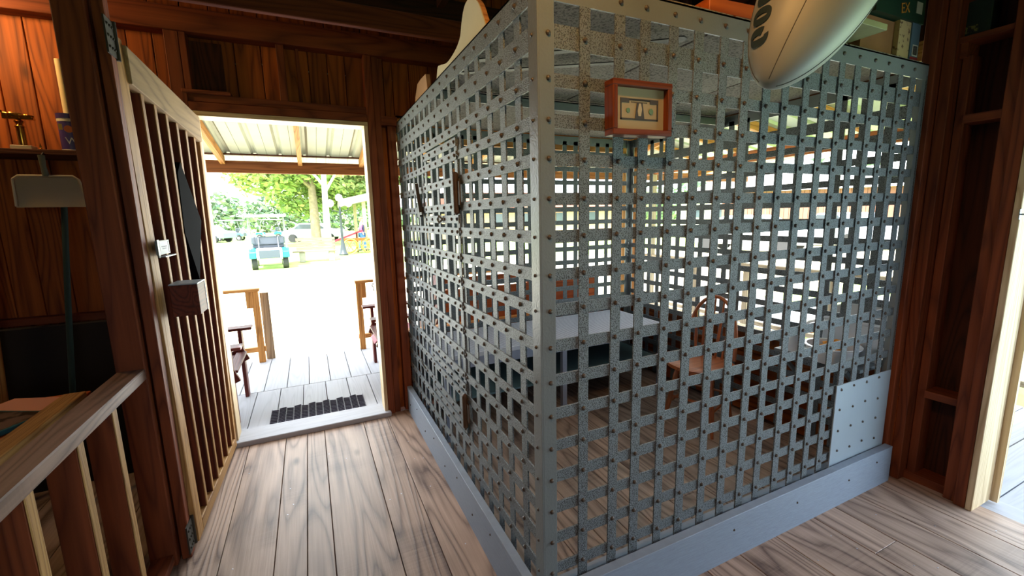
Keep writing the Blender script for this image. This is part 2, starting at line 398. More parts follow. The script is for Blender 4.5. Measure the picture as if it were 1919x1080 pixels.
# ------------------------------------------------------------------ east wall
WE = thing('wall_east', (2.38, 0, 0), kind=S)
b = MB(); boards_v(b, -.36, -.02, 0, 3.3, 2.37, xaxis=False, wmin=.12, wmax=.16)
boards_v(b, -3.5, -1.75, 0, 3.3, 2.37, xaxis=False); boards_v(b, -1.75, -.36, 2.2, 3.3, 2.37, xaxis=False); boards_v(b, -.02, 2.2, 2.30, 3.3, 2.30, xaxis=False)
b.build('siding', M_dark, WE, bevel=.002)
b = MB()
for k in range(4): b.box((2.20, -.03, .02+k*.152), (2.225, 2.2, .165+k*.152))
b.build('low_siding', M_wall, WE)
b = MB(); b.box((2.392, -3.5, 0), (2.402, -1.76, 3.3)); b.box((2.392, -.34, 0), (2.402, .0, 3.3)); b.box((2.24, 0, 0), (2.25, 2.2, .62)); b.box((2.392, -1.76, 2.2), (2.402, 2.2, 3.3))
b.build('outer_siding', M_dark, WE)
def estud(y0, y1, z0, z1, x0=2.26, x1=2.37, m=None):
    MB().box((x0, y0, z0), (x1, y1, z1)).build('stud', m or M_stud, WE, bevel=.003)
estud(-.30, -.255, 0, 3.0, 2.22); estud(-.345, -.302, 0, 3.0, 2.20); estud(-.075, -.03, 0, 3.0, 2.20); estud(-.115, -.078, .0, 2.2, 2.27)
estud(-1.80, -1.75, 0, 3.0); MB().box((2.255, -.36, 0), (2.385, -.03, .045)).build('sole_plate', M_stud, WE); estud(-.028, .03, 0, 3.0, 2.148, 2.36)
b = MB()
b.box((2.25, -.255, 1.885), (2.37, -.115, 1.925)); b.box((2.25, -.255, .49), (2.37, -.115, .53)); b.box((2.25, -.10, 2.19), (2.37, .05, 2.26)); b.box((2.23, -.26, 2.255), (2.37, .0, 2.28))
b.build('wall_block', M_stud, WE, bevel=.002)
MB().box((2.28, 0.0, 2.235), (2.36, 2.2, 2.33)).build('window_header', M_porch, WE)
MB().box((2.22, -3.5, 2.95), (2.38, 2.2, 3.05)).build('top_plate', M_stud, WE)
b = MB(); b.box((2.175, 0.0, .618), (2.30, 2.15, .645)); b.build('window_2', M_jamb, kind=S, bevel=.002)
MB().box((2.22, 2.13, .64), (2.30, 2.20, 2.25)).build('window_2', M_porch, kind=S)
D2 = thing('door_2', (2.3, -1.0, 0), kind=S)
b = MB(); b.box((2.20, -.372, 0), (2.40, -.347, 2.2)); b.box((2.19, -1.75, 2.16), (2.40, -.35, 2.2)); b.box((2.2, -1.75, 0), (2.4, -1.72, 2.16))
b.build('door_frame', M_jamb, D2, bevel=.002)
b = MB(); b.box((2.40, -.40, 0), (2.425, -.36, 2.16)); b.build('door_trim', M_jamb, D2)
MB().box((2.30, -1.75, -.05), (2.46, -.36, -.012)).build('door_sill', M_deck, D2)
b = MB(); b.box((2.18, -.375, 1.43), (2.2, -.372+.0, 1.475)); b.tube([(2.19, -.375, 1.452), (2.19, -.41, 1.452), (2.192, -.425, 1.458)], .0035, 8)
b.build('door_hook', mat('zinc', '#a9b4bd', rough=.3, metal=.8), D2)

# ------------------------------------------------------------------ other walls, ceiling
b = MB(); boards_v(b, -3.5, 2.2, 0, 3.3, -3.02, xaxis=False); WW = b.build('wall_west', M_dark, kind=S)
b = MB(); b.box((-3.0, -3.52, 0), (2.4, -3.5, 1.1)); b.box((-3, -3.52, 2.0), (2.4, -3.5, 3.3)); b.box((-3, -3.52, 1.1), (-1.0, -3.5, 2.0)); b.box((-.1, -3.52, 1.1), (2.4, -3.5, 2.0))
b.build('wall_south', M_dark, kind=S)
b = MB()
y = -3.5
while y < 2.3:
    b.box((-3.0, y+.002, 3.25), (2.45, y+.195, 3.27)); y += .2
b.build('ceiling', M_roof, kind=S)
for x in (-2.6, -1.9, -1.15, -.45, .3, 1.05, 1.75):
    MB().box((x, -3.5, 2.93), (x+.045, 2.19, 3.07)).build('trim_1', M_roof, kind=S)
# beam running along the wall top
b = MB().box((-2.9, 1.70, 2.617), (2.3, 1.738, 2.74)); b.build('trim_2', M_stud, kind=S, bevel=.004)
MB().box((-2.9, 2.0, 2.80), (2.3, 2.08, 3.0)).build('trim_3', M_roof, kind=S)

# ------------------------------------------------------------------ partition post by the slatted gate, rail
P = thing('timber_post', (-1.35, 1.04, 0), 'brown square timber post carrying the slatted gate at the railing end', 'post')
MB().box((-1.395, 1.0, 0), (-1.30, 1.09, 2.75)).build('front_timber', M_stud, P, bevel=.004)
MB().box((-1.292, 1.03, 0), (-1.255, 1.085, 2.62)).build('hinge_timber', M_stud, P, bevel=.003)

RL = thing('stair_railing', (-1.42, .4, 0), 'brown wooden railing with square balusters running from the timber post', 'railing')
MB().box((-1.392, -1.3, .868), (-1.300, .998, .914)).build('hand_rail', M_rail, RL, bevel=.004)
MB().box((-1.386, -1.3, .02), (-1.31, .998, .06)).build('bottom_rail', M_stud, RL)
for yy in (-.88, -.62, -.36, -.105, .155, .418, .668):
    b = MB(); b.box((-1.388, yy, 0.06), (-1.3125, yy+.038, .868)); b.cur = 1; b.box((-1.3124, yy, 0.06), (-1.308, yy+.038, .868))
    b.build('baluster', [M_stud, M_gate], RL, bevel=.002)  # pale strip puts the exit light into the colour of the aisle face

# ------------------------------------------------------------------ the slatted gate (leans and sags a little)
GP = dict(nb=Vector((-1.235, 1.092, .03)), nt=Vector((-1.262, 1.092, 2.235)), fb=Vector((-1.203, 2.04, .03)), ft=Vector((-1.172, 2.04, 2.12)))
def gp(s, t, d):      # s along the gate 0..1, t up 0..1, d depth behind the face
    p = GP['nb'].lerp(GP['fb'], s).lerp(GP['nt'].lerp(GP['ft'], s), t)
    return p + Vector((-d, 0, 0))
GT = thing('slatted_gate', (-1.23, 1.09, .03), 'jail style gate of upright slats, lit edges coloured pale, hinged on the timber post', 'gate')
def gboard(mb, s0, s1, t0, t1, d0, d1, horiz=False):
    c = [gp(s0, t0, d0), gp(s1, t0, d0), gp(s1, t0, d1), gp(s0, t0, d1), gp(s0, t1, d0), gp(s1, t1, d0), gp(s1, t1, d1), gp(s0, t1, d1)]
    gc = [((q.y, q.z, q.x) if horiz else (q.z, q.y, q.x)) for q in c]
    mb.hexa(c, gc)
for (s0, s1, nm) in ((0, .085, 'hinge_stile'), (.965, 1.0, 'lock_stile')):
    m_ = MB(); gboard(m_, s0, s1, 0, 1, 0, .05); m_.build(nm, M_gate, GT, bevel=.002)
m_ = MB(); gboard(m_, .085, .965, .925, .992, -.012, .03, True); m_.build('top_rail', M_gray, GT, bevel=.003)
m_ = MB(); gboard(m_, .085, .965, .0, .03, .0, .05, True); m_.build('bottom_rail', M_gate, GT, bevel=.003)
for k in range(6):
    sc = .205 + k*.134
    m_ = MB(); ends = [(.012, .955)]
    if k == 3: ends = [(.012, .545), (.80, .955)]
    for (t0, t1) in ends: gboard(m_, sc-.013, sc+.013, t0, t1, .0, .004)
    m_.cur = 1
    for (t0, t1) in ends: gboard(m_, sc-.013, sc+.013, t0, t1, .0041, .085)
    m_.build('slat', [M_gate, M_gated], GT, label='slat broken by the diamond plate' if k == 3 else None)  # lit front edge and shaded sides put into two slat colours
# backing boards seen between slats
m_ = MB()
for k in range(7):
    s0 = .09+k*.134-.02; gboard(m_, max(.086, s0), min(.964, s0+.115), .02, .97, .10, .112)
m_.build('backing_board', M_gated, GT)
# steel diamond
dm = [(.50, .80), (.56, .83), (.79, .70), (.62, .545), (.48, .66)]
vs = [gp(s, t, -.004) for s, t in dm] + [gp(s, t, .03) for s, t in dm]; n5 = len(dm)
m_ = MB(); m_._add(vs, [list(range(n5))[::-1], list(range(n5, 2*n5))]+[[i, (i+1) % n5, n5+(i+1) % n5, n5+i] for i in range(n5)])
m_.build('diamond_plate', mat('blued_steel', '#080a0e', rough=1.0, spec=.05), GT, label='dark blue steel diamond plate')
for zc in (2.19, .10):
    m_ = MB(); m_.box((-1.256, 1.0, zc-.065), (-1.250, 1.115, zc+.065)); m_.cyl((-1.25, 1.088, zc-.07), (-1.25, 1.088, zc+.07), .008)
    for a in (1.015, 1.04, 1.06):
        for c in (-.04, 0, .04): m_.rivet((-1.25, a, zc+c), (1, 0, 0), .006)
    m_.build('hinge', mat('aged_hinge_steel', '#3a352c', rough=.85, bump=.4, bscale=60), GT)
# lock box with bolt and label plate
LB = thing('lock_box', (-1.15, 1.25, 1.08), 'square wooden lock box with pale steel face mounted on the slatted gate', 'lock box')
b = MB(); b.box((-1.225, 1.17, 1.085), (-1.12, 1.315, 1.225)); b.build('housing', M_gated, LB, bevel=.003)
b = MB(); b.box((-1.225, 1.316, 1.083), (-1.118, 1.322, 1.228)); b.box((-1.225, 1.168, 1.226), (-1.118, 1.322, 1.231))
for x in (-1.21, -1.132):
    for z in (1.098, 1.213): b.rivet((x, 1.3215, z), (0, 1, 0), .004)
b.build('steel_face', mat('brushed_face', '#9aa3ab', rough=.35, metal=.5, var=.1), LB)
b = MB(); b.box((-1.16, 1.30, 1.13), (-1.135, 1.40, 1.15)); b.build('bolt', M_steel2, LB)
NP = thing('name_plate_holder', (-1.2, 1.1, 1.38), 'small white printed card in a steel holder above the lock box', 'card holder')
b = MB(); b.box((-1.236, 1.12, 1.365), (-1.226, 1.285, 1.425)); b.box((-1.226, 1.12, 1.355), (-1.205, 1.285, 1.36)); b.box((-1.226, 1.10, 1.355), (-1.222, 1.125, 1.43)); b.build('holder', M_steel2, NP)
b = MB(); b.box((-1.2255, 1.135, 1.368), (-1.2235, 1.27, 1.422)); b.build('card', mat('card_paper', '#ccd6e0', rough=.6), NP)
b = MB(); b.box((-1.2235, 1.155, 1.397), (-1.223, 1.235, 1.401)); b.box((-1.2235, 1.165, 1.389), (-1.223, 1.225, 1.392)); b.box((-1.2235, 1.255, 1.37), (-1.223, 1.262, 1.42)); b.build('print', mat('blue_print', '#1a2350', rough=.6), NP)

# ------------------------------------------------------------------ the cage
CG = thing('jail_cage', (1.07, 1.07, 0), 'riveted grey steel strap jail cage standing on blue-grey kick boards', 'jail cage')
T = .006; W = .04
def wob(n, amp=.0012): return [random.uniform(-amp, amp) for _ in range(n)]
def strap(mb, p, q, wdir, thick, width):
    mb.bar(p, q, width, thick, up=thick_dir(wdir))
def thick_dir(w): return w
def lattice(panel, fixed_axis, pos, outn, U, umin, umax, rows, horiz_out, zbot, ztop, skip=None, w=W):
    """one wall of the cage: fixed axis x or y at pos, outward normal sign outn; U: column centres"""
    def pt(u, d, z): return (u, pos+d*outn, z) if fixed_axis == 'y' else (pos+d*outn, u, z)
    dv, dh = (-T/2, T/2) if horiz_out else (T/2, -T/2)
    nrm = (0, outn, 0) if fixed_axis == 'y' else (outn, 0, 0)
    for j, u in enumerate(U):
        segs = skip('v', j, zbot, ztop) if skip else [(zbot, ztop)]
        wv = w*(1+random.uniform(-.07, .07))
        for (a, c) in segs:
            b = MB()
            if fixed_axis == 'y': b.box((u-wv/2, pos+outn*(dv-T/2), a), (u+wv/2, pos+outn*(dv+T/2), c))
            else: b.box((pos+outn*(dv-T/2), u-wv/2, a), (pos+outn*(dv+T/2), u+wv/2, c))
            if not horiz_out:
                b.cur = 1
                for z in rows:
                    if a < z < c: b.rivet(pt(u, dv+T/2, z), nrm)
            b.build('vertical_strap', [M_steel, M_rivet], panel)
    for i, z in enumerate(rows):
        segs = skip('h', i, umin, umax) if skip else [(umin, umax)]
        hh = (w if i else .066)*(1+random.uniform(-.05, .05))
        for (a, c) in segs:
            b = MB()
            if fixed_axis == 'y': b.box((a, pos+outn*(dh-T/2), z-hh/2), (c, pos+outn*(dh+T/2), z+hh/2))
            else: b.box((pos+outn*(dh-T/2), a, z-hh/2), (pos+outn*(dh+T/2), c, z+hh/2))
            if horiz_out:
                b.cur = 1
                for u in U:
                    if a < u < c: b.rivet(pt(u, dh+T/2, z), nrm)
            b.build('horizontal_strap', [M_steel, M_rivet], panel)
def rootless(name):
    o = bpy.data.objects.new(name, None); COL.objects.link(o); o.parent = CG; return o
FP = rootless('front_panel'); LP = rootless('side_panel'); NPn = rootless('back_panel'); EP = rootless('window_panel')
# plate covers the lower right corner of the front
def skip_front(kind, i, a, b):
    if kind == 'v': return [(.60, b)] if XC[1:][i] > 1.62 else [(a, b)]
    z = ZR[1:][i]
    return [(a, 1.655)] if z < .62 else [(a, b)]
lattice(FP, 'y', 0, -1, XC[1:], .035, XE, ZR[1:], False, .12, 2.10, skip_front)
b = MB(); b.box((0, -T, 2.10), (XE+.01, 0, 2.172)); b.box((0, -T, 2.166), (XE+.01, .045, 2.172)); b.cur = 1
for u in XC[1:]: b.rivet((u, -T, 2.135), (0, -1, 0))
b.build('top_rail', [M_steel2, M_rivet], FP)
b = MB(); b.box((1.645, -.011, .17), (XE, -.006, .632)); b.cur = 1
for (x, z) in [(1.685, .605), (1.79, .61), (1.905, .605), (2.02, .61), (1.685, .50), (1.80, .495), (1.91, .50), (2.03, .49), (1.69, .385), (1.80, .39), (1.91, .385), (2.03, .38), (1.70, .275), (1.81, .27), (1.92, .275), (2.04, .26)]:
    b.rivet((x, -.011, z), (0, -1, 0), .007)
b.build('solid_plate', [mat('blue_grey_plate', '#93a0aa', rough=.4, var=.04), M_rivet], FP)
b = MB(); b.box((XE-.03, -.004, .2), (XE, .02, 2.15)); b.build('edge_angle', M_steel2, FP)
# the corner angle
b = MB(); b.box((-.006, -.006-T, .0), (.044, -T, 2.172)); b.box((-.006-T, -T-.006, .0), (-.006, .043, 2.172)); b.cur = 1
for z in ZR[1:]:
    b.rivet((.024, -T-.006, z), (0, -1, 0)); b.rivet((-.006-T, .02, z), (-1, 0, 0), .006)
b.build('corner_angle', [M_steel2, M_rivet], CG, bevel=.001)
# side with the cage door: columns 6..11 belong to the door
Y0D, Y1D = .765, 1.37; ZT, ZB = 1.845, .425
def skip_left(kind, i, a, b):
    if kind == 'v':
        u = YC[1:][i]
        return [(a, ZB-.03), (ZT+.03, b)] if Y0D-.01 < u < Y1D-.02 else [(a, b)]
    z = ZR[1:][i]
    return [(a, Y0D-.006), (Y1D+.006, b)] if ZB < z < ZT else [(a, b)]
lattice(LP, 'x', 0, -1, YC[1:], .04, YE, ZR[1:], True, .10, 2.10, skip_left)
b = MB(); b.box((-T, 0, 2.10), (0, YE, 2.172)); b.box((-T, 0, 2.166), (.045, YE, 2.172)); b.cur = 1
for u in YC[1:]: b.rivet((-T, u, 2.135), (-1, 0, 0))
b.build('top_rail', [M_steel, M_rivet], LP)
CD = rootless('cage_door')
b = MB(); x0, x1 = -.013, -.007
b.box((x0+.006, Y0D, ZB), (x1+.006, Y0D+.04, ZT)); b.box((x0+.006, Y1D-.04, ZB), (x1+.006, Y1D, ZT)); b.build('door_stile', M_steel, CD)
DC = [y for y in YC if Y0D+.05 < y < Y1D-.05]
for u in DC: MB().box((-.007, u-.019, ZB), (-.001, u+.019, ZT)).build('vertical_strap', M_steel, CD)
zs = [z for z in ZR if ZB < z < ZT] + [1.832, 1.487, .665, .44]
for z in zs:
    b = MB(); b.box((x0, Y0D, z-.019), (x1, Y1D, z+.019)); b.cur = 1
    for u in [Y0D+.02]+DC+[Y1D-.02]: b.rivet((x0, u, z), (-1, 0, 0))
    b.build('horizontal_strap', [M_steel, M_rivet], CD)
for (z0, z1) in ((1.52, 1.685), (.47, .625)):
    b = MB(); b.tube([(-.022, Y0D-.008, z0), (-.022, Y0D-.008, z1)], .014, 12)
    b.blob((-.022, Y0D-.008, z0), .014, .014, .014, 10, 6); b.blob((-.022, Y0D-.008, z1), .014, .014, .014, 10, 6)
    b.box((-.02, Y0D-.05, z0+.03), (-.013, Y0D, z1-.03)); b.build('hinge', M_hinge, CD, smooth=True)
b = MB(); b.bar((-.02, 1.455, 1.505), (-.03, 1.50, 1.70), .012, .02, up=(1, 0, 0)); b.build('lock_lever', M_black, CD)
b = MB(); b.box((-.02, 1.46, 1.50), (-.012, 1.56, 1.59)); b.box((-.03, 1.40, 1.515), (-.02, 1.50, 1.53)); b.build('lock_plate', mat('dark_lock_plate', '#2a2a26', rough=.6), CD)
b = MB(); b.tube([(-.014, 1.585, .50), (-.03, 1.60, .53), (-.034, 1.62, .55), (-.03, 1.645, .55), (-.014, 1.66, .52)], .006, 8); b.build('pull_ring', M_steel2, CD, smooth=True)
b = MB(); b.tube([(-.015, 1.02, 1.487), (-.03, 1.035, 1.47), (-.035, 1.05, 1.487), (-.03, 1.035, 1.505), (-.014, 1.02, 1.487)], .006, 8)
b.build('pull_ring', M_steel2, CD, smooth=True)
# back and window panels
NCOL = [.14, .255, .37, .485, .60, .72, .835, .95, 1.07, 1.185, 1.302, 1.417, 1.529, 1.645, 1.761, 1.866, 1.98]
lattice(NPn, 'y', YE, 1, NCOL, 0, XE, ZR[1:], False, .05, 2.12)
MB().box((0, YE, 2.09), (XE, YE+T, 2.16)).build('top_rail', M_steel2, NPn)
ECOL = [.012, .124, .245, .355, .47, .585, .71, .84, .95, 1.07, 1.18, 1.295, 1.41, 1.53, 1.64, 1.75, 1.86, 1.98]
EROW = [1.966, 1.857, 1.747, 1.638, 1.528, 1.419, 1.309, 1.2, 1.09, .981, .872, .762, .653, .543, .434, .325, .21]
lattice(EP, 'x', XE, 1, ECOL, 0, YE, EROW, False, .05, 2.12)
MB().box((XE, 0, 2.09), (XE+T, YE, 2.16)).build('top_rail', M_steel2, EP)
b = MB(); b.prism([(XE-.05, YE-.008), (XE-.008, YE-.008), (XE-.008, YE-.05), (XE, YE-.05), (XE, YE), (XE-.05, YE)], 'z', 0, 2.16); b.build('back_angle', M_steel2, CG)
MB().box((0, YE-.008, 0), (.04, YE, 2.16)).build('back_angle', M_steel2, CG)
# ceiling of the cage: three sagging sheets with gaps, angle iron under them
def sheet(x0, x1, y0, y1, sag, nm='ceiling_panel'):
    n = 8; vs = []
    for lvl in (0, .02):
        for i in range(n+1):
            for j in range(n+1):
                u = i/n; v = j/n
                vs.append((x0+(x1-x0)*u, y0+(y1-y0)*v, 2.165+lvl - sag*math.sin(math.pi*u)*math.sin(math.pi*v)*.8))
    m = (n+1)**2; fs = []
    for i in range(n):
        for j in range(n):
            a = i*(n+1)+j; fs.append((a, a+1, a+n+2, a+n+1)); fs.append((m+a, m+a+n+1, m+a+n+2, m+a+1))
    for i in range(n):
        for (a, c) in ((i*(n+1), (i+1)*(n+1)), (i*(n+1)+n, (i+1)*(n+1)+n), (i, i+1), (n*(n+1)+i, n*(n+1)+i+1)):
            fs.append((a, c, m+c, m+a))
    MB()._add(vs, fs).build(nm, M_ceil, CG, smooth=True)
sheet(.01, .80, .01, 1.14, .02); sheet(.815, 1.50, .01, 1.14, .03); sheet(1.515, 2.12, .01, 1.14, .02)
sheet(.01, 1.10, 1.16, 2.12, .02); sheet(1.115, 2.12, 1.16, 2.12, .02)
b = MB(); b.box((.0, 1.12, 2.10), (XE, 1.126, 2.15)); b.box((0, 1.12, 2.144), (XE, 1.17, 2.15)); b.build('angle_iron', M_steel2, CG)
b = MB(); b.bar((.05, .60, 2.128), (.66, .13, 2.128), .035, .004); b.lathe([(.03, 0), (.03, .004)], (.66, .13, 2.126), 12); b.build('ceiling_strap', M_black, CG)
b = MB(); b.bar((.03, .78, 2.128), (.74, .33, 2.128), .03, .004); b.build('ceiling_strap', M_black, CG)
# kick boards
b = MB(); b.box((-.055, -.055, -.001), (XE+.012, -.018, .205)); b.cur = 1
for (x, z) in [(.35, .12), (.9, .14), (1.33, .13), (1.75, .12), (2.0, .15)]: b.rivet((x, -.055, z), (0, -1, 0), .006)
b.build('kick_board', [M_kick, M_rivet], CG, bevel=.003)
b = MB(); b.box((-.055, -.0175, -.001), (-.020, 2.09, .205)); b.cur = 1
for k in range(9): b.rivet((-.055, .15+k*.23, .09+.06*(k % 2)), (-1, 0, 0), .006)
b.build('kick_board', [M_kick, M_rivet], CG, bevel=.003)
b = MB(); b.box((.0, .02, 0), (XE, .055, .165)); b.build('inner_kick_board', M_kick, CG, bevel=.003)

# frame hanging on the front
FR = thing('picture_frame', (.34, -.03, 1.735), 'small orange-brown wooden frame with a banknote on the cage front', 'picture frame')
fm = Matrix.Translation((.338, -.016, 1.818)) @ Matrix.Rotation(R(-1.2), 4, 'Y')
def fb(m_, a, c): m_.box(a, c, fm)
hw, hh_, bw, dp = .118, .081, .018, .045
b = MB(); fb(b, (-hw, -dp, -hh_), (hw, 0, -hh_+bw)); fb(b, (-hw, -dp, hh_-bw), (hw, 0, hh_)); fb(b, (-hw, -dp, -hh_+bw), (-hw+bw, 0, hh_-bw)); fb(b, (hw-bw, -dp, -hh_+bw), (hw, 0, hh_-bw))
b.build('frame_border', wood('frame_wood', '#763616', '#54240c', rough=.4, ring=8, knots=0, var=.08), FR, bevel=.002)
b = MB(); fb(b, (-hw+bw, -.024, -hh_+bw), (hw-bw, -.008, hh_-bw)); b.build('backing_paper', mat('cream_paper', '#9a8a6c', rough=.8), FR)
b = MB(); nx, nz = .076, .032
def ring4(x0, z0, x1, z1, t):
    fb(b, (x0, -.0255, z0), (x1, -.0242, z0+t)); fb(b, (x0, -.0255, z1-t), (x1, -.0242, z1)); fb(b, (x0, -.0255, z0), (x0+t, -.0242, z1)); fb(b, (x1-t, -.0255, z0), (x1, -.0242, z1))
ring4(-nx, -nz, nx, nz, .005)
fb(b, (-nx, -.026, nz-.013), (-nx+.034, -.024, nz)); fb(b, (nx-.034, -.026, nz-.013), (nx, -.024, nz))
b.prism([(-.019, -.03), (.019, -.03), (.014, .002), (.011, .02), (-.011, .02), (-.014, .002)], 'y', -.0265, -.0245)
for i in range(len(b.v)-12, len(b.v)): b.v[i] = fm @ b.v[i]
for k in range(17): fb(b, (-.040+k*.005, -.0255, .026), (-.037+k*.005, -.0242, .0295))
for k in range(12): fb(b, (-.033+k*.0055, -.0255, .020), (-.030+k*.0055, -.0242, .0225))
b.build('banknote_print', mat('grey_note_ink', '#3d3b3c', rough=.8), FR)
b = MB()
for (cx, r_) in ((-.046, .0075), (.046, .009)):
    pts = [(cx+r_*math.cos(a*math.pi/6), r_*math.sin(a*math.pi/6)-.004) for a in range(12)]
    k0 = len(b.v); b.prism(pts, 'y', -.0266, -.0245)
    for i in range(k0, len(b.v)): b.v[i] = fm @ b.v[i]
b.build('banknote_seal', mat('green_seal_ink', '#5c7a5e', rough=.8), FR)
b = MB(); pts = [(-.004, .018), (.004, .018), (.008, .0), (.004, -.02), (-.006, -.02), (-.009, -.005)]
k0 = len(b.v); b.prism(pts, 'y', -.0272, -.0266)
for i in range(k0, len(b.v)): b.v[i] = fm @ b.v[i]
b.build('banknote_portrait', mat('pale_note_ink', '#a79a80', rough=.8), FR)
b = MB(); k0 = 0; b.tube([(-.045, -.01, .078), (-.035, -.01, .09), (-.022, -.01, .09), (-.012, -.01, .078)], .003, 8); b.v = [fm @ v for v in b.v]; b.build('hanger_ring', M_orange, FR)

# ------------------------------------------------------------------ inside the cage
BD = thing('jail_bunk', (1.03, 1.79, 0), 'blue-grey steel bunk bed frame along the cage back under a striped mattress', 'bed')
b = MB(); b.box((.08, 1.47, .50), (1.98, 1.478, .565)); b.box((.08, 1.478, .50), (.088, 2.11, .565)); b.box((1.972, 1.478, .50), (1.98, 2.11, .565)); b.box((.088, 1.478, .545), (1.972, 2.11, .553)); b.build('bed_frame', M_bed, BD)
for x in (.10, 1.0, 1.95):
    for y in (1.49, 2.09): MB().box((x-.018, y-.018, 0), (x+.018, y+.018, .50)).build('leg', M_bed, BD)
b = MB(); b.box((.09, 1.49, .27), (1.97, 2.10, .285)); b.build('lower_shelf', mat('teal_grey_shelf', '#4f6a70', rough=.6), BD)
b = MB(); nxx = 95
vs = []; fs = []
me_t = [(-.0)]
x0, x1, y0, y1, z0, z1 = .10, 1.955, 1.485, 2.10, .554, .592
b.box((x0, y0, z0), (x1, y1, z1)); b.cur = 1
k = 0
yy = y0+.012
while yy < y1-.01:
    b.box((x0+.01, yy, z1), (x1-.01, yy+.006, z1+.0009)); yy += .018
b.cur = 0
MT = b.build('mattress', [M_matt, mat('ticking_stripe', '#5f6880', rough=.9)], bevel=.01, label='thin white mattress with fine grey ticking stripes on the bunk', cat='mattress')
# windsor chair
CH = thing('windsor_chair', (1.78, .95, 0), 'glossy brown hoop-back wooden chair inside the cage beside the bunk', 'chair')
def seat_shape(mb, cx, cy, z, rx, ry, t):
    n = 28; prof = [(0.0, z-.004), (.6, z-.003), (.9, z), (1.0, z-.006), (1.0, z-t+.006), (.93, z-t), (0, z-t)]
    vs = []
    for (k, h) in prof:
        for i in range(n):
            a = 2*math.pi*i/n; sx = abs(math.cos(a))**.8*math.copysign(1, math.cos(a)); sy = abs(math.sin(a))**.8*math.copysign(1, math.sin(a))
            vs.append((cx+rx*k*sx, cy+ry*k*sy, h))
    fs = [[i*n+k, i*n+(k+1) % n, (i+1)*n+(k+1) % n, (i+1)*n+k] for i in range(len(prof)-1) for k in range(n)]
    mb._add(vs, fs)
b = MB(); seat_shape(b, 1.78, .93, .45, .21, .205, .035); b.build('seat', M_chair, CH, smooth=True)
bd = Vector((.93, .36, 0)).normalized(); sd = Vector((-bd.y, bd.x, 0)); cc = Vector((1.78, .93, .45))
hoop = []
for i in range(21):
    a = math.pi*i/20; hgt = math.sin(a)**.75*.43
    hoop.append(cc + sd*(math.cos(a)*.175) + bd*(.155+.10*hgt/.43) + Vector((0, 0, hgt)))
b = MB(); b.tube(hoop, .013, 10); b.build('hoop_back', M_chair, CH, smooth=True)
for k in range(5):
    o = (k-2)*.062; top_h = math.sqrt(max(0, 1-(o/.175)**2))**.75*.43
    p = cc + sd*o*.75 + bd*.15 + Vector((0, 0, -.01)); q = cc + sd*o + bd*(.155+.10*top_h/.43) + Vector((0, 0, top_h))
    MB().tube([p, p.lerp(q, .4), q], [.008, .011, .006], 8).build('spindle', M_chair, CH, smooth=True)
feet = []
for (a, c) in ((1, 1), (1, -1), (-1, 1), (-1, -1)):
    p = cc + bd*(.11*a) + sd*(.11*c) - Vector((0, 0, .03)); q = cc + bd*(.19*a) + sd*(.17*c); q.z = 0
    feet.append((p, q)); MB().tube([p, p.lerp(q, .15), p.lerp(q, .35), p.lerp(q, .6), q], [.013, .019, .014, .018, .010], 10).build('leg', M_chair, CH, smooth=True)
for (i, j, t) in ((0, 1, .5), (2, 3, .5), (0, 2, .62), (1, 3, .62)):
    p = feet[i][0].lerp(feet[i][1], t); q = feet[j][0].lerp(feet[j][1], t)
    MB().tube([p, p.lerp(q, .5), q], [.007, .010, .007], 8).build('stretcher', M_chair, CH, smooth=True)
# shelf by the window with basin, jug and lid
SH = thing('wall_shelf', (1.98, .38, .62), 'narrow grey shelf inside the cage under the basin and jug', 'shelf')
b = MB(); b.box((1.92, .03, .632), (2.125, .50, .65)); b.build('board', M_steel2, SH, bevel=.002)
for yy in (.1, .45): b = MB(); b.bar((2.11, yy, .45), (1.92, yy, .622), .02, .02); b.build('bracket', M_steel2, SH)
b = MB(); b.lathe([(.0, 0), (.085, 0), (.105, .02), (.125, .085), (.137, .09), (.137, .096), (.12, .096), (.10, .03), (.0, .02)], (1.95, .19, .651), 28)
BA = b.build('basin', M_white, smooth=True, label='white enamel basin on the shelf in the cage, orange gloves inside', cat='basin')
b = MB(); b.blob((1.97, .22, .72), .05, .04, .03, 12, 8, .5); b.blob((2.0, .19, .73), .04, .03, .035, 12, 8, .5); b.blob((1.95, .19, .745), .022, .02, .03, 10, 6, .4)
b.build('work_gloves', mat('orange_cloth', '#d98a1c', rough=.8, var=.3), smooth=True, label='crumpled orange work gloves lying in the white basin', cat='gloves')
b = MB(); b.lathe([(.0, 0), (.038, 0), (.04, .01), (.04, .10), (.034, .118), (.018, .128), (.018, .14), (0, .14)], (1.96, .40, .651), 20)
b.build('plastic_jug', mat('white_plastic', '#dfe1e6', rough=.4), smooth=True, label='small white plastic jug left of the enamel basin', cat='jug')
b = MB(); b.box((2.10, .04, .651), (2.118, .33, .86)); b.box((2.095, .04, .85), (2.125, .33, .865))
b.build('enamel_tray', mat('pale_enamel', '#c4c9cf', rough=.3), bevel=.004, label='pale enamel tray leaning upright behind the basin', cat='tray')
b = MB(); pts = []
for k in range(40):
    t = k/39; pts.append((2.075-.01*math.sin(t*9), 2.075, 1.45-t*.36))
b.tube([(p[0]+.008*math.sin(i*2.2), p[1]-.006*math.cos(i*2.2), p[2]) for i, p in enumerate(pts)], .0055, 6)
b.build('chain', M_steel2, label='thin steel chain hanging in the rear corner of the cage', cat='chain')

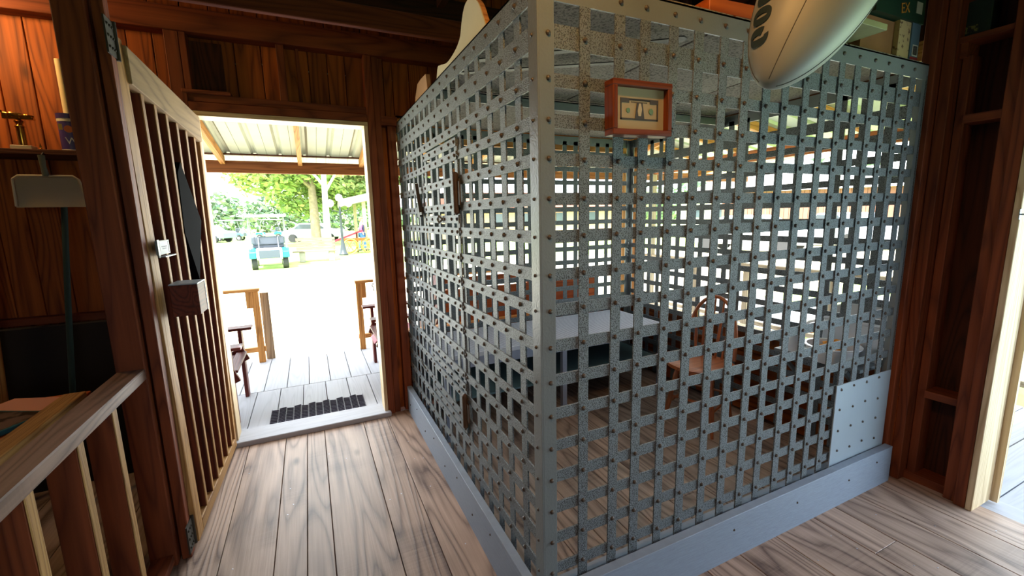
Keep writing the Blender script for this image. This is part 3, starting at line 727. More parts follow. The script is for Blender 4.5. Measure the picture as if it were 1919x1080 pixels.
# ------------------------------------------------------------------ on top of the cage
def extr_x(pts, x0, x1): return MB().prism(pts, 'x', x0, x1)
P1 = [(1.42, 2.187), (1.36, 2.32), (1.30, 2.325), (1.17, 2.30), (1.03, 2.315), (.955, 2.345), (.925, 2.395), (.895, 2.435), (.86, 2.455), (.81, 2.455), (.75, 2.43), (.70, 2.39), (.66, 2.33), (.62, 2.26), (.60, 2.187)]
def smooth2(pts, k=5):
    out = []; n = len(pts)
    for i in range(n-1):
        p0 = pts[max(0, i-1)]; p1 = pts[i]; p2 = pts[i+1]; p3 = pts[min(n-1, i+2)]
        for j in range(k):
            t = j/k
            out.append(tuple(.5*((2*p1[d])+(-p0[d]+p2[d])*t+(2*p0[d]-5*p1[d]+4*p2[d]-p3[d])*t*t+(-p0[d]+3*p1[d]-3*p2[d]+p3[d])*t**3) for d in (0, 1)))
    out.append(pts[-1]); return out
O1 = thing('cutout_board', (.11, 1.0, 2.187), 'large white painted scroll-shaped plywood cutout standing on the cage roof', 'cutout board', 'painted plywood cutouts on the cage roof')
extr_x(smooth2(P1), .095, .10).build('painted_face', mat('cream_paint', '#cfc8a4', rough=.6, var=.05), O1)
extr_x(smooth2(P1), .1001, .122).build('raw_edge', M_porch, O1)
P2 = [(1.95, 2.187), (1.90, 2.30), (1.82, 2.365), (1.74, 2.37), (1.60, 2.365), (1.55, 2.187)]
extr_x(P2, .09, .115).build('cutout_board', mat('tan_paint', '#b9926a', rough=.6, var=.05), label='small tan plywood cutout nearer the wall behind the large white cutout', cat='cutout board', group='painted plywood cutouts on the cage roof')
b = MB(); b.bar((.70, .085, 2.212), (.93, .07, 2.212), .12, .05); b.build('wood_block', M_orange, bevel=.003, label='orange-brown wooden block on the cage roof beside the blimp', cat='wood block')
b = MB(); b.bar((1.0, .13, 2.203), (1.35, .13, 2.203), .20, .03); b.build('cream_board', M_jamb, bevel=.003, label='cream board lying flat on the cage roof behind the silver blimp', cat='board')
b = MB(); b.box((1.10, -.08, 2.219), (1.60, .28, 2.243), None); b.build('plywood_offcut', mat('mossy_plywood', '#8d8a5e', rough=.7, var=.2), bevel=.002, label='greenish plywood offcut sticking out over the cage top rail', cat='board')
BX = thing('cardboard_box', (1.95, .2, 2.175), 'worn cardboard box with white and blue sides on the cage roof corner', 'box', 'boxes stacked on the cage roof')
b = MB(); b.box((1.68, .06, 2.19), (1.945, .45, 2.355)); b.build('brown_side', mat('corrugated_brown', '#8a5f36', rough=.9, var=.2), BX)
b = MB(); b.box((1.946, .04, 2.19), (2.045, .45, 2.36)); b.build('white_side', mat('stained_white_card', '#b39c6c', rough=.8, speck=('#5f452c', 45, .36)), BX)
b = MB(); b.box((2.046, .035, 2.19), (2.12, .45, 2.36)); b.build('blue_side', mat('blue_card', '#4c6470', rough=.7), BX)
b = MB(); b.box((2.065, .033, 2.215), (2.11, .035, 2.265)); b.build('label_patch', mat('label_white', '#c9c6b4', rough=.7), BX)
b = MB()
for k in range(9): b.box((2.069+k*.0042, .032, 2.22), (2.0705+k*.0042, .033, 2.26))
b.build('barcode', mat('barcode_ink', '#2a2620', rough=.7), BX)
b = MB(); b.box((2.05, .033, 2.191), (2.118, .0345, 2.21)); b.build('red_strip', mat('red_card', '#8e1f24', rough=.7), BX)
BG = thing('green_box', (1.95, .2, 2.361), 'dark green printed box stacked on the worn cardboard box', 'box', 'boxes stacked on the cage roof')
b = MB(); b.box((1.72, .03, 2.361), (2.13, .42, 2.56)); b.build('carton', mat('dark_green_card', '#14331f', rough=.5, var=.2), BG)
b = MB(); b.box((2.05, .028, 2.40), (2.10, .03, 2.45)); b.build('label_patch', mat('label_dull', '#9a9a80', rough=.7), BG)
def text_obj(txt, size, ext, mtx, m, name, parent, rotz=0):
    cu = bpy.data.curves.new(name, 'FONT'); cu.body = txt; cu.size = size; cu.extrude = ext; cu.resolution_u = 3
    o = bpy.data.objects.new(name, cu); COL.objects.link(o); o.matrix_world = mtx
    bpy.context.view_layer.update()
    me = bpy.data.meshes.new_from_object(o.evaluated_get(bpy.context.evaluated_depsgraph_get()))
    me.name = name; bpy.data.objects.remove(o); bpy.data.curves.remove(cu)
    me.materials.clear(); me.materials.append(m)
    off = origin(parent) if parent else Vector((0, 0, 0))
    me.transform(Matrix.Translation(-off) @ mtx)
    n = bpy.data.objects.new(name, me); COL.objects.link(n)
    if parent: n.parent = parent
    return n
FRONT = Matrix.Rotation(R(90), 4, 'X')   # text facing -y
text_obj('EX', .062, .001, Matrix.Translation((1.92, .028, 2.378)) @ FRONT @ Matrix.Rotation(R(12), 4, 'Z'), mat('yellow_ink', '#a8701c', rough=.6), 'box_lettering', BG)
GB = thing('green_tin', (2.32, -.10, 2.28), 'dark green tin standing on the ledge above the right wall studs', 'tin')
b = MB(); b.box((2.27, -.16, 2.281), (2.36, -.03, 2.44)); b.build('tin_body', mat('dark_green_tin', '#15261e', rough=.4, var=.3), GB, bevel=.004)
b = MB(); b.box((2.268, -.12, 2.30), (2.27, -.05, 2.33)); b.build('tin_label', mat('tin_label_gold', '#6d6636', rough=.5, speck=('#20201a', 60, .5)), GB)

# ------------------------------------------------------------------ the silver blimp hanging nose down
nose = Vector((.638, -.25, 1.862)); tail = Vector((1.22, -.35, 2.85))
ax = (tail-nose).normalized(); Lb = (tail-nose).length
vw = (CAM-(nose+tail)/2).normalized(); ex = (vw - ax*vw.dot(ax)).normalized(); ey = ax.cross(ex)
def rad(t): return .168*(math.sin(math.pi*min(1, max(0, t))**.70))**.80 if 0 < t < 1 else 0
def bl(t, a, e=0):
    rr = rad(t)*(1-.035*abs(math.cos(2*(a+.12)))**6)+e
    return nose+ax*(t*Lb)+(ex*math.cos(a)+ey*math.sin(a))*rr
BL = thing('toy_blimp', tuple(nose), 'silver inflatable toy blimp with dark letters hanging nose down over the cage', 'toy blimp')
na, ntt = 48, 40; vs = []; fs = []
tv = [.0008+(1-.0016)*(i/ntt)**1.4 for i in range(ntt+1)]
for t in tv:
    for k in range(na): vs.append(bl(t, 2*math.pi*k/na))
for i in range(ntt):
    for k in range(na): fs.append((i*na+k, i*na+(k+1) % na, (i+1)*na+(k+1) % na, (i+1)*na+k))
fs += [list(range(na))[::-1], [ntt*na+k for k in range(na)]]
MB()._add(vs, fs).build('envelope', M_blimp, BL, smooth=True)
for q in range(4):
    a = math.pi/2*q-.12
    MB().tube([bl(t, a, .0008) for t in tv[1:-1]], .0012, 5).build('seam', mat('seam_line', '#45443f', rough=.6) if q == 0 else bpy.data.materials['seam_line'], BL)
def letter(tc, ac, kind):
    """letter drawn on the surface; runs up along the hull"""
    Lh, Wt = .0235, .032   # half length along hull / half width around, metres
    rr = rad(tc); n = 28; out = []; inn = []
    for i in range(n+1):
        a = 2*math.pi*i/n
        cx, cy = math.cos(a), math.sin(a)
        sx = math.copysign(abs(cx)**.8, cx); sy = math.copysign(abs(cy)**.8, cy)
        out.append((Lh*sx, Wt*sy)); inn.append((Lh*.22*sx, Wt*.62*sy))
    def P(l, wv): return bl(tc+l/Lb, ac+wv/rr, .0022)
    b = MB(); vs = [P(*p) for p in out]+[P(*p) for p in inn]; m = n+1
    fs = []
    for i in range(n):
        if kind == 'G' and 2 <= i <= 5: continue
        fs.append((i, i+1, m+i+1, m+i))
    b._add(vs, fs)
    if kind == 'G':
        pts = [(.1*Lh, .05*Wt), (Lh*1.0, .05*Wt), (Lh*1.0, .3*Wt), (.1*Lh, .3*Wt)]
        b._add([P(*p) for p in pts], [(0, 1, 2, 3)])
    o = b.build('letter', M_letter, BL); s_ = o.modifiers.new('s', 'SOLIDIFY'); s_.thickness = .0008
    return o
for i, kd in enumerate('GOO'): letter(.083+.047*i, -1.0, kd)
b = MB(); b.cyl(tuple(tail), (tail.x, tail.y, 3.25), .0015, 6); b.build('hanging_line', M_black, BL)

# ------------------------------------------------------------------ things on the north wall
PQ = thing('dark_plaque', (-1.12, 2.15, 2.28), 'dark reddish wooden plaque standing on a small ledge above the exit', 'plaque')
b = MB(); b.box((-1.195, 2.165, 2.283), (-1.03, 2.182, 2.575)); b.build('board', M_dark, PQ)
MB().box((-1.25, 2.09, 2.262), (-1.0, 2.185, 2.282)).build('small_ledge', M_stud, bevel=.003, label='short wooden ledge fixed above the exit header under the dark plaque', cat='ledge')
SF = thing('wall_ledge', (-1.85, 2.05, 1.86), 'long brown shelf board on the far wall carrying the trophy', 'shelf')
b = MB(); b.box((-2.6, 1.93, 1.862), (-1.33, 2.19, 1.888)); b.build('board', M_dark, SF, bevel=.002)
for x in (-2.5, -1.5): b = MB(); b.bar((x, 2.18, 1.70), (x, 1.98, 1.86), .03, .03); b.build('bracket', M_dark, SF)
TR = thing('trophy', (-1.90, 1.98, 1.888), 'gold racing trophy on a white base on the wall shelf', 'trophy')
tx, ty, tz = -1.93, 1.98, 1.888
b = MB(); b.box((tx-.04, ty-.03, tz), (tx+.04, ty+.03, tz+.02)); b.build('base', mat('marble_white', '#b9aa90', rough=.3), TR, bevel=.002)
b = MB(); b.lathe([(.017, .02), (.017, .11), (.02, .115), (.012, .125), (.02, .14), (.008, .15)], (tx, ty, tz), 16); b.build('column', M_gold, TR, smooth=True)
b = MB(); b.box((tx-.055, ty-.012, tz+.15), (tx+.06, ty+.012, tz+.158)); b.blob((tx-.02, ty, tz+.172), .04, .012, .012, 12, 8, .5); b.blob((tx+.03, ty, tz+.166), .03, .012, .009, 12, 8, .5)
for k in (-.045, .0, .045): b.cyl((tx+k, ty-.014, tz+.16), (tx+k, ty+.014, tz+.16), .010)
b.cyl((tx-.055, ty, tz+.17), (tx-.06, ty, tz+.19), .004); b.build('car_figure', M_gold, TR, smooth=True)
b = MB(); b.lathe([(.008, 0), (.009, .006), (.004, .01), (.005, .02), (.002, .028), (.001, .034)], (-1.862, 1.97, 1.888), 12)
b.build('brass_bell', M_gold, smooth=True, label='tiny brass bell on the wall shelf between trophy and wipes tub', cat='bell')
WP = thing('wipes_tub', (-1.757, 2.03, 1.888), 'purple tub of cleaning wipes on the shelf against the post', 'tub')
b = MB(); b.lathe([(0, 0), (.044, 0), (.044, .012), (0, .012)], (-1.757, 2.03, 1.888), 24); b.build('white_band', mat('tub_white', '#c9c1ae', rough=.5), WP, smooth=True)
MB().lathe([(0, .155), (.0445, .155), (.0445, .17), (0, .17)], (-1.757, 2.03, 1.888), 24).build('white_band', bpy.data.materials['tub_white'], WP, smooth=True)
b = MB(); b.lathe([(0, .012), (.043, .012), (.043, .155), (0, .155)], (-1.757, 2.03, 1.888), 24); b.build('tub_body', mat('tub_purple', '#3c2a66', rough=.4), WP, smooth=True)
b = MB(); b.lathe([(0, .17), (.046, .17), (.046, .195), (0, .198)], (-1.757, 2.03, 1.888), 24); b.build('cap', mat('cap_purple', '#33205c', rough=.4), WP, smooth=True)
vdir = (CAM-Vector((-1.757, 2.03, 1.97))); vang = math.atan2(vdir.y, vdir.x)
fmx = Matrix.Translation((-1.757, 2.03, 1.888)) @ Matrix.Rotation(vang+R(90), 4, 'Z')
cols = [('tub_orange', '#d0611c'), ('tub_yellow', '#c9a93c'), ('tub_letter', '#d8cfc0')]
b = MB(); b.lathe([(.0, 0), (.018, 0), (.018, .0015), (0, .0015)], (0, 0, 0), 16, Matrix.Rotation(R(90), 4, 'X')); 
for i in range(len(b.v)): b.v[i] = fmx @ (b.v[i]+Vector((-.004, -.0435, .115)))
b.build('sun_emblem', mat(*cols[0], rough=.5), WP)
b = MB(); b.box((-.040, -.034, .11), (-.026, -.0325, .14), fmx); b.build('corner_patch', mat(*cols[1], rough=.5), WP)
text_obj('Wi', .05, .0008, fmx @ Matrix.Translation((-.024, -.0445, .038)) @ FRONT, mat(*cols[2], rough=.5), 'tub_lettering', WP)
MB().cyl((-1.785, 2.12, 1.888), (-1.785, 2.125, 2.385), .017, 14).build('white_tube', mat('cream_tube', '#d5bd90', rough=.6), smooth=True, label='tall cream tube standing upright behind the wipes tub', cat='tube')
DP = thing('dustpan', (-1.83, 1.91, 1.55), 'beige plastic dustpan hanging by its handle from the shelf', 'dustpan')
b = MB(); o8 = [(-1.965, 1.735), (-1.945, 1.752), (-1.735, 1.752), (-1.715, 1.735), (-1.685, 1.60), (-1.97, 1.60)]
b.prism(o8, 'y', 1.913, 1.917); b.build('pan', M_plastic, DP)
b = MB()
b.tube([(x, 1.905, z) for x, z in o8[:-1]]+[], .007, 8); b.tube([(-1.97, 1.905, 1.60), (-1.965, 1.905, 1.735)], .007, 8); b.bar((-1.97, 1.905, 1.598), (-1.685, 1.905, 1.598), .012, .006); b.build('rim', M_plastic, DP, smooth=True)
b = MB(); b.tube([(-1.838, 1.905, 1.75), (-1.84, 1.90, 1.80), (-1.842, 1.905, 1.855)], [.014, .011, .014], 10); b.build('handle', mat('dark_green_handle', '#4d4a34', rough=.5), DP, smooth=True)
b = MB(); b.cyl((-1.842, 1.91, 1.856), (-1.842, 1.93, 1.87), .004); b.build('hook', M_black, DP)
b = MB(); b.tube([(-1.80, 1.93, 1.60), (-1.83, 1.86, 1.1), (-1.90, 1.75, .02)], .013, 10); b.build('broom_handle', mat('green_handle', '#08281f', rough=.7), smooth=True, label='dark green broom handle leaning in the dark corner below the dustpan', cat='broom handle')
b = MB(); b.tube([(-2.10, 1.93, 1.84), (-2.13, 1.93, 1.60), (-2.20, 1.9, .02)], .018, 10); b.build('tool_handle', M_porch, smooth=True, label='thick wooden tool handle leaning at the photo edge left of the dustpan', cat='tool handle')
# near-black flat panel over the lower wall below the shelf
MB().box((-2.9, 2.02, .0), (-1.33, 2.085, .95)).build('trim_5', mat('near_black_panel', '#150f0b', rough=.9), kind=S)
# counter with magazines behind the railing
CT = thing('counter_desk', (-1.9, .7, 0), 'brown wooden counter with a raised edge board behind the railing', 'counter')
b = MB(); b.box((-2.6, .1, .735), (-1.60, 1.32, .76)); b.build('counter_top', M_orange, CT, bevel=.002)
b = MB(); b.box((-1.64, .1, .76), (-1.565, 1.19, .80)); b.build('edge_board', M_gate, CT, bevel=.003)
for (x, y) in ((-2.55, .15), (-1.68, .15), (-2.55, 1.25), (-1.68, 1.2)): MB().box((x-.03, y-.03, 0), (x+.03, y+.03, .735)).build('leg', M_dark, CT)
bm_ = Matrix.Translation((-1.79, 1.02, .761)) @ Matrix.Rotation(R(-28), 4, 'Z')
BK = thing('photo_book', (-1.79, 1.02, .761), 'teal covered photo book lying on the counter behind the railing', 'book')
b = MB(); b.box((-.13, -.11, 0), (.13, .11, .018), bm_); b.build('cover', mat('teal_cover', '#1d6c7c', rough=.35), BK, bevel=.002)
b = MB(); b.box((-.12, -.07, .0181), (.12, .10, .0186), bm_); b.build('cover_photo', mat('cover_picture', '#6a564e', rough=.35, speck=('#231a18', 18, .5)), BK)
b = MB(); b.box((-.11, -.07, 0), (.13, .10, .008), Matrix.Translation((-1.79, 1.20, .761)) @ Matrix.Rotation(R(-22), 4, 'Z')); b.build('leaflet', mat('pink_leaflet', '#d79a86', rough=.5), label='pink printed leaflet on the counter behind the teal photo book', cat='leaflet')
# pendant lamps that light the room
for nm, loc, lb in (('pendant_lamp', (-.35, -.75, 2.86), 'bare bulb pendant over the middle of the room'), ('pendant_lamp', (-2.25, 1.80, 2.69), 'bare bulb pendant in the side room near the shelf')):
    t = thing(nm, loc, lb, 'lamp')
    MB().cyl(loc, (loc[0], loc[1], 3.25), .004, 6).build('cord', M_black, t)
    MB().lathe([(.0, -.005), (.018, 0), (.018, .05), (0, .055)], loc, 12).build('socket', M_black, t, smooth=True)

# ------------------------------------------------------------------ north porch
b = MB(); x = -3.4
while x < 6.4:
    wv = .185; b.box((x+.003, 2.28, -.03), (x+wv-.003, 3.10, 0)); b.box((x+.05, 3.106, -.03), (x+wv+.044, 4.15, 0)); x += wv
b.build('floor', M_deck, kind=S, bevel=.002)
MB().box((-3.4, 2.25, -.20), (6.4, 4.12, -.032)).build('floor', M_dark, kind=S)
MTT = thing('door_mat', (-.70, 2.44, .0), 'black perforated rubber mat on the porch just outside the exit', 'door mat')
b = MB(); mx0, mx1, my0, my1 = -1.035, -.345, 2.285, 2.62
nc = 13
for i in range(nc):
    xa = mx0+(mx1-mx0)*i/nc; wd = (mx1-mx0)/nc
    for j in range(11):
        yb = my0+(my1-my0)*(j+(.6 if i % 2 else .1))/11.5+.006
        b.bar((xa+.004, yb, .006), (xa+wd-.004, yb+.012*(1 if i % 2 else -1), .006), .0085, .008)
b.box((mx0, my0-.006, 0), (mx1, my0, .01)); b.build('rubber_links', M_rubber, MTT)
b = MB()
for i in range(nc+1): xa = mx0+(mx1-mx0)*i/nc; b.box((xa-.001, my0, .0), (xa+.001, my1, .004))
b.build('cross_rods', M_rubber, MTT)
# roof of the north porch: sheets, rafters, beam
def slope_z(y): return 2.43-(y-2.22)*.165
RP = thing('porch_roof', (0, 3.2, 2.1), kind=S)
b = MB(); vs = []; prof = []
x = -3.4
while x < 6.4:
    prof += [(x, 0), (x+.02, .022), (x+.045, .022), (x+.065, 0), (x+.14, 0), (x+.143, .004), (x+.147, 0)]; x += .23
for y in (2.2, 4.45):
    for (px, pz) in prof: vs.append((px, y, slope_z(y)+pz+.05))
n = len(prof); fs = [(i, i+1, n+i+1, n+i) for i in range(n-1)]
o = b._add(vs, fs).build('metal_sheet', M_metal, RP); s_ = o.modifiers.new('s', 'SOLIDIFY'); s_.thickness = .002
for x in (-2.0, -1.36, -.66, -.04, .6, 1.25, 1.9, 2.55, 3.2, 3.85, 4.5, 5.2):
    b = MB(); b.bar((x, 2.2, slope_z(2.2)-.0), (x, 4.12, slope_z(4.12)-.0), .042, .08); b.build('rafter', M_porch, RP)
for y in (2.9, 4.05): MB().box((-3.4, y, slope_z(y)+.036), (6.4, y+.06, slope_z(y)+.05)).build('purlin', M_dark, RP)
MB().box((-3.4, 4.12, 1.995), (6.4, 4.17, 2.115)).build('porch_beam', M_beam, RP, bevel=.004)
def post(x, y, m=M_porch, z1=2.0):
    MB().box((x-.045, y-.045, -.15), (x+.045, y+.045, z1)).build('porch_post', m, bevel=.004, label=None, kind=S)
for x in (-3.2, 2.35, 4.0): post(x, 4.145)
def railing(x0, x1, lab):
    t = thing('porch_railing', ((x0+x1)/2, 4.05, 0), lab, 'railing', 'railings at the north porch edge')
    MB().box((x0, 4.02, .775), (x1, 4.11, .805)).build('top_rail', M_porch, t, bevel=.003)
    MB().box((x0, 4.04, .12), (x1, 4.08, .17)).build('lower_rail', M_porch, t)
    return t
t = railing(-3.2, -1.17, 'light wooden porch railing beyond the red chair, left of the steps')
MB().box((-1.245, 4.03, 0), (-1.185, 4.10, .775)).build('end_post', M_porch, t, bevel=.003)
MB().box((-1.30, 4.035, .60), (-1.246, 4.07, .775)).build('side_cleat', M_porch, t)
MB().box((-1.182, 4.14, -.15), (-1.10, 4.18, .74)).build('outer_brace', M_weather, t)
t = railing(-.215, 2.3, 'light wooden porch railing right of the steps, behind the cage')
MB().box((-.21, 4.0, 0), (-.15, 4.07, .775)).build('end_post', M_porch, t, bevel=.003)
MB().box((-.148, 4.035, .60), (-.10, 4.07, .775)).build('side_cleat', M_porch, t)
# red rocker left of the exit
def adirondack(name, org, rz, label, mm):
    t = thing(name, org, label, 'chair', rz=rz)
    def B(nm, *bars):
        b = MB()
        for (p, q, wd, hh) in bars: b.bar(p, q, wd, hh)
        return b.build(nm, mm, t, local=True, bevel=.003)
    for k in range(6): B('seat_slat', ((-.27, .02-.085*k+.25, .40-.018*k+.0), (.27, .02-.085*k+.25, .40-.018*k), .075, .02))
    for k in range(5): B('back_slat', ((-.24+.12*k, -.20, .30), (-.27+.135*k, -.42, .92+(.04 if k == 2 else 0)), .10, .02))
    B('back_rail', ((-.30, -.34, .66), (.30, -.34, .66), .03, .07)); B('back_rail', ((-.28, -.24, .38), (.28, -.24, .38), .03, .07))
    for s in (-1, 1):
        B('arm', ((s*.33, .36, .60), (s*.33, -.36, .60), .12, .022))
        B('front_leg', ((s*.31, .27, 0), (s*.31, .27, .59), .09, .028))
        B('side_rail', ((s*.285, .30, .39), (s*.285, -.42, .10), .028, .12))
        B('back_leg', ((s*.29, -.30, .0), (s*.31, -.30, .59), .06, .028))
    return t
adirondack('porch_chair', (-1.52, 2.76, 0), R(-90), 'dark red slatted porch chair beside the exit, seen past the slatted gate', M_redwood)
t = adirondack('porch_chair', (.15, 3.15, 0), R(90), 'dark porch chair behind the right exit jamb under a pink towel', M_redwood)
b = MB(); n = 8; vs = []
for i in range(n+1):
    for j in range(n+1):
        u = i/n; v = j/n; vs.append((-.17+.42*u, 3.0+.28*v, .425+.02*mnoise.noise(Vector((u*4, v*4, 0)))-(.10*max(0, .3-u)/.3)))
fs = [(i*(n+1)+j, (i+1)*(n+1)+j, (i+1)*(n+1)+j+1, i*(n+1)+j+1) for i in range(n) for j in range(n)]
o = b._add(vs, fs).build('pink_towel', mat('pink_terry', '#c98a96', rough=.95, bump=.8, bscale=200), label='pink terry towel spread over the seat of the right porch chair', cat='towel', smooth=True)
s_ = o.modifiers.new('s', 'SOLIDIFY'); s_.thickness = .012
# orange bench behind the cage
OB = thing('porch_bench', (1.1, 2.45, 0), 'orange-brown slatted bench on the porch behind the cage', 'bench')
for z in (.60, .70, .80, .90): MB().box((.35, 2.33, z), (1.93, 2.35, z+.09)).build('back_slat', M_orange, OB, bevel=.002)
for y in (2.38, 2.47, 2.56, 2.65): MB().box((.35, y, .42), (1.93, y+.08, .44)).build('seat_slat', M_orange, OB, bevel=.002)
for x in (.38, 1.14, 1.86):
    b = MB(); b.box((x, 2.35, 0), (x+.05, 2.40, .97)); b.box((x, 2.40, .36), (x+.05, 2.74, .419)); b.box((x, 2.68, 0), (x+.05, 2.73, .36)); b.build('end_frame', M_orange, OB)

# ------------------------------------------------------------------ east porch
b = MB(); y = -5.0
while y < 2.25:
    b.box((2.47, y+.003, -.05), (4.15, y+.182, -.02)); y += .185
b.build('floor', M_deck, kind=S, bevel=.002)
MB().box((2.4, -5, -.2), (4.1, 2.24, -.052)).build('floor', M_dark, kind=S)
RE = thing('porch_roof', (3.3, 0, 2.1), kind=S)
def sx(x): return 2.46-(x-2.38)*.165
b = MB(); vs = []; prof = []; y = -5.0
while y < 4.3:
    prof += [(y, 0), (y+.02, .022), (y+.045, .022), (y+.065, 0)]; y += .23
for x in (2.36, 4.45):
    for (py, pz) in prof: vs.append((x, py, sx(x)+pz+.05))
n = len(prof)
o = b._add(vs, [(i, i+1, n+i+1, n+i) for i in range(n-1)]).build('metal_sheet', M_metal, RE); s_ = o.modifiers.new('s', 'SOLIDIFY'); s_.thickness = .002
for y in [-4.6+.64*k for k in range(14)]:
    MB().bar((2.36, y, sx(2.36)), (3.98, y, sx(3.98)), .042, .08).build('rafter', M_porch, RE)
MB().box((3.98, -5, 2.045), (4.04, 4.1, 2.17)).build('porch_beam', M_beam, RE, bevel=.004)
for y in (-3.0, -1.6, 3.85, 1.34): 
    MB().box((3.96, y-.04, -.15), (4.04, y+.04, 2.05)).build('porch_post', M_weather, kind=S, bevel=.003) if y != 1.34 else None
ER = thing('porch_railing', (4.0, .5, 0), 'long weathered railing of the side porch seen past the cage', 'railing')
MB().box((3.97, -5, .845), (4.05, 4.0, .885)).build('top_rail', M_weather, ER, bevel=.003)
MB().box((3.99, -5, .17), (4.03, 4.0, .215)).build('lower_rail', M_weather, ER)
for y in (-2.2, -.55, 1.32, 2.24, 2.99): MB().box((3.965, y-.035, -.05), (4.035, y+.035, .845)).build('rail_post', M_weather, ER)
CO = thing('chest_cooler', (2.95, .42, 0), 'white chest cooler with rounded lid outside the cage window', 'cooler')
MB().box((2.78, .22, -.02), (3.25, .64, .74)).build('cooler_body', mat('cooler_white', '#b9bcbe', rough=.4), CO, bevel=.02)
b = MB(); b.prism([(.20, .742), (.66, .742), (.64, .80), (.55, .84), (.30, .85), (.21, .82)], 'x', 2.76, 3.27); b.build('lid', mat('cooler_lid', '#a9adb2', rough=.4), CO, bevel=.01)
MB().tube([(2.77, .84, .60), (2.75, .78, .655), (2.75, .66, .70), (2.76, .635, .76), (2.78, .63, .88)], .012, 10).build('bent_handle', M_white, CO, smooth=True)

# ------------------------------------------------------------------ far outdoors
GZ = -.15
def crown_mesh(mb, c, rx, ry, rz, n, s, rnd, hollow=.55):
    for _ in range(n):
        while True:
            v = Vector((rnd.uniform(-1, 1), rnd.uniform(-1, 1), rnd.uniform(-1, 1)))
            if hollow < v.length < 1: break
        k = mnoise.noise(v*2.1+Vector(c)); v *= 1+.35*k
        p = Vector(c)+Vector((v.x*rx, v.y*ry, v.z*rz))
        a = Vector((rnd.uniform(-1, 1), rnd.uniform(-1, 1), rnd.uniform(-.6, .6))).normalized(); bb = a.cross(Vector((rnd.random(), rnd.random(), rnd.random()+.2))).normalized()
        ss = s*rnd.uniform(.6, 1.3)
        mb.cur = rnd.randrange(3)
        mb._add([p-a*ss, p-bb*ss*.55, p+a*ss, p+bb*ss*.55], [(0, 1, 2, 3)])
def tree(x, y, h, spread, lab, trunk_r=.2, n=5000, leaf=.16, seed=1, group=None, lean=0, blobs=None, tm=None):
    rnd = random.Random(seed)
    t = thing('leafy_tree', (x, y, GZ), lab, 'tree', group)
    b = MB(); b.tube([(x, y, GZ), (x+lean*.3, y, GZ+h*.25), (x+lean*.7, y, GZ+h*.5), (x+lean, y, GZ+h*.8)], [trunk_r, trunk_r*.8, trunk_r*.6, trunk_r*.2], 12)
    for k in range(7):
        a = rnd.uniform(0, 6.28); z0 = h*rnd.uniform(.35, .6)
        b.tube([(x+lean*.6, y, GZ+z0), (x+lean*.6+math.cos(a)*spread*.4, y+math.sin(a)*spread*.4, GZ+z0+h*.12), (x+lean*.6+math.cos(a)*spread*.75, y+math.sin(a)*spread*.75, GZ+z0+h*.2)], [trunk_r*.4, trunk_r*.25, trunk_r*.08], 7)
    b.build('trunk', tm or M_bark, t, smooth=True)
    b = MB()
    for (ox, oy, oz, r_) in (blobs or [(0, 0, .72, 1)]):
        crown_mesh(b, (x+ox*spread, y+oy*spread, GZ+h*oz), spread*r_, spread*r_, h*.28*r_, int(n*r_*r_), leaf, rnd, .3)
    b.build('crown', M_leafs, t)
    return t
tree(-.18, 30, 10.0, 4.3, 'tall pale green tree over the golf cart', .32, 9000, .19, 3, blobs=[(0, 0, .62, .85), (-.6, 0, .48, .55), (.65, 0, .50, .6), (.15, 0, .95, .6), (-.15, 1, .34, .5), (.5, 1, .36, .5), (1.4, 0, .6, .7), (-.4, 0, .72, .6)])
tree(.1, 19.4, 7.5, 1.7, 'slender white-barked tree beside the wooden bench', .16, 1800, .11, 5, lean=.1, tm=mat('white_bark', '#cfcabd', rough=.8), blobs=[(.6, 0, .7, .8), (1.5, 0, .62, .7), (-.3, 0, .8, .5)])
# distant wood
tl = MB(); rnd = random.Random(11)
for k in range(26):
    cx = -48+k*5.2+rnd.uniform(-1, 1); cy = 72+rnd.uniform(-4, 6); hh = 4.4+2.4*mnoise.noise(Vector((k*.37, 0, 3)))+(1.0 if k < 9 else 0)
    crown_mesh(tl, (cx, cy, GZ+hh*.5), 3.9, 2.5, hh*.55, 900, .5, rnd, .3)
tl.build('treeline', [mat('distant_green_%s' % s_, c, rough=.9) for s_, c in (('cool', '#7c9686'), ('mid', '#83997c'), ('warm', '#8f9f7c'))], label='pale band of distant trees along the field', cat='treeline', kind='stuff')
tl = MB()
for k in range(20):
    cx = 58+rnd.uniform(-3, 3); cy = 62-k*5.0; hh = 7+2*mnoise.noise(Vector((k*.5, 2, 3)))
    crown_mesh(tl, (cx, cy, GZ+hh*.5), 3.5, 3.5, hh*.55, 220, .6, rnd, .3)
tl.build('treeline', [bpy.data.materials['distant_green_cool'], bpy.data.materials['distant_green_mid'], bpy.data.materials['distant_green_warm']], label='distant trees beyond the barn on the cage side', cat='treeline', kind='stuff')

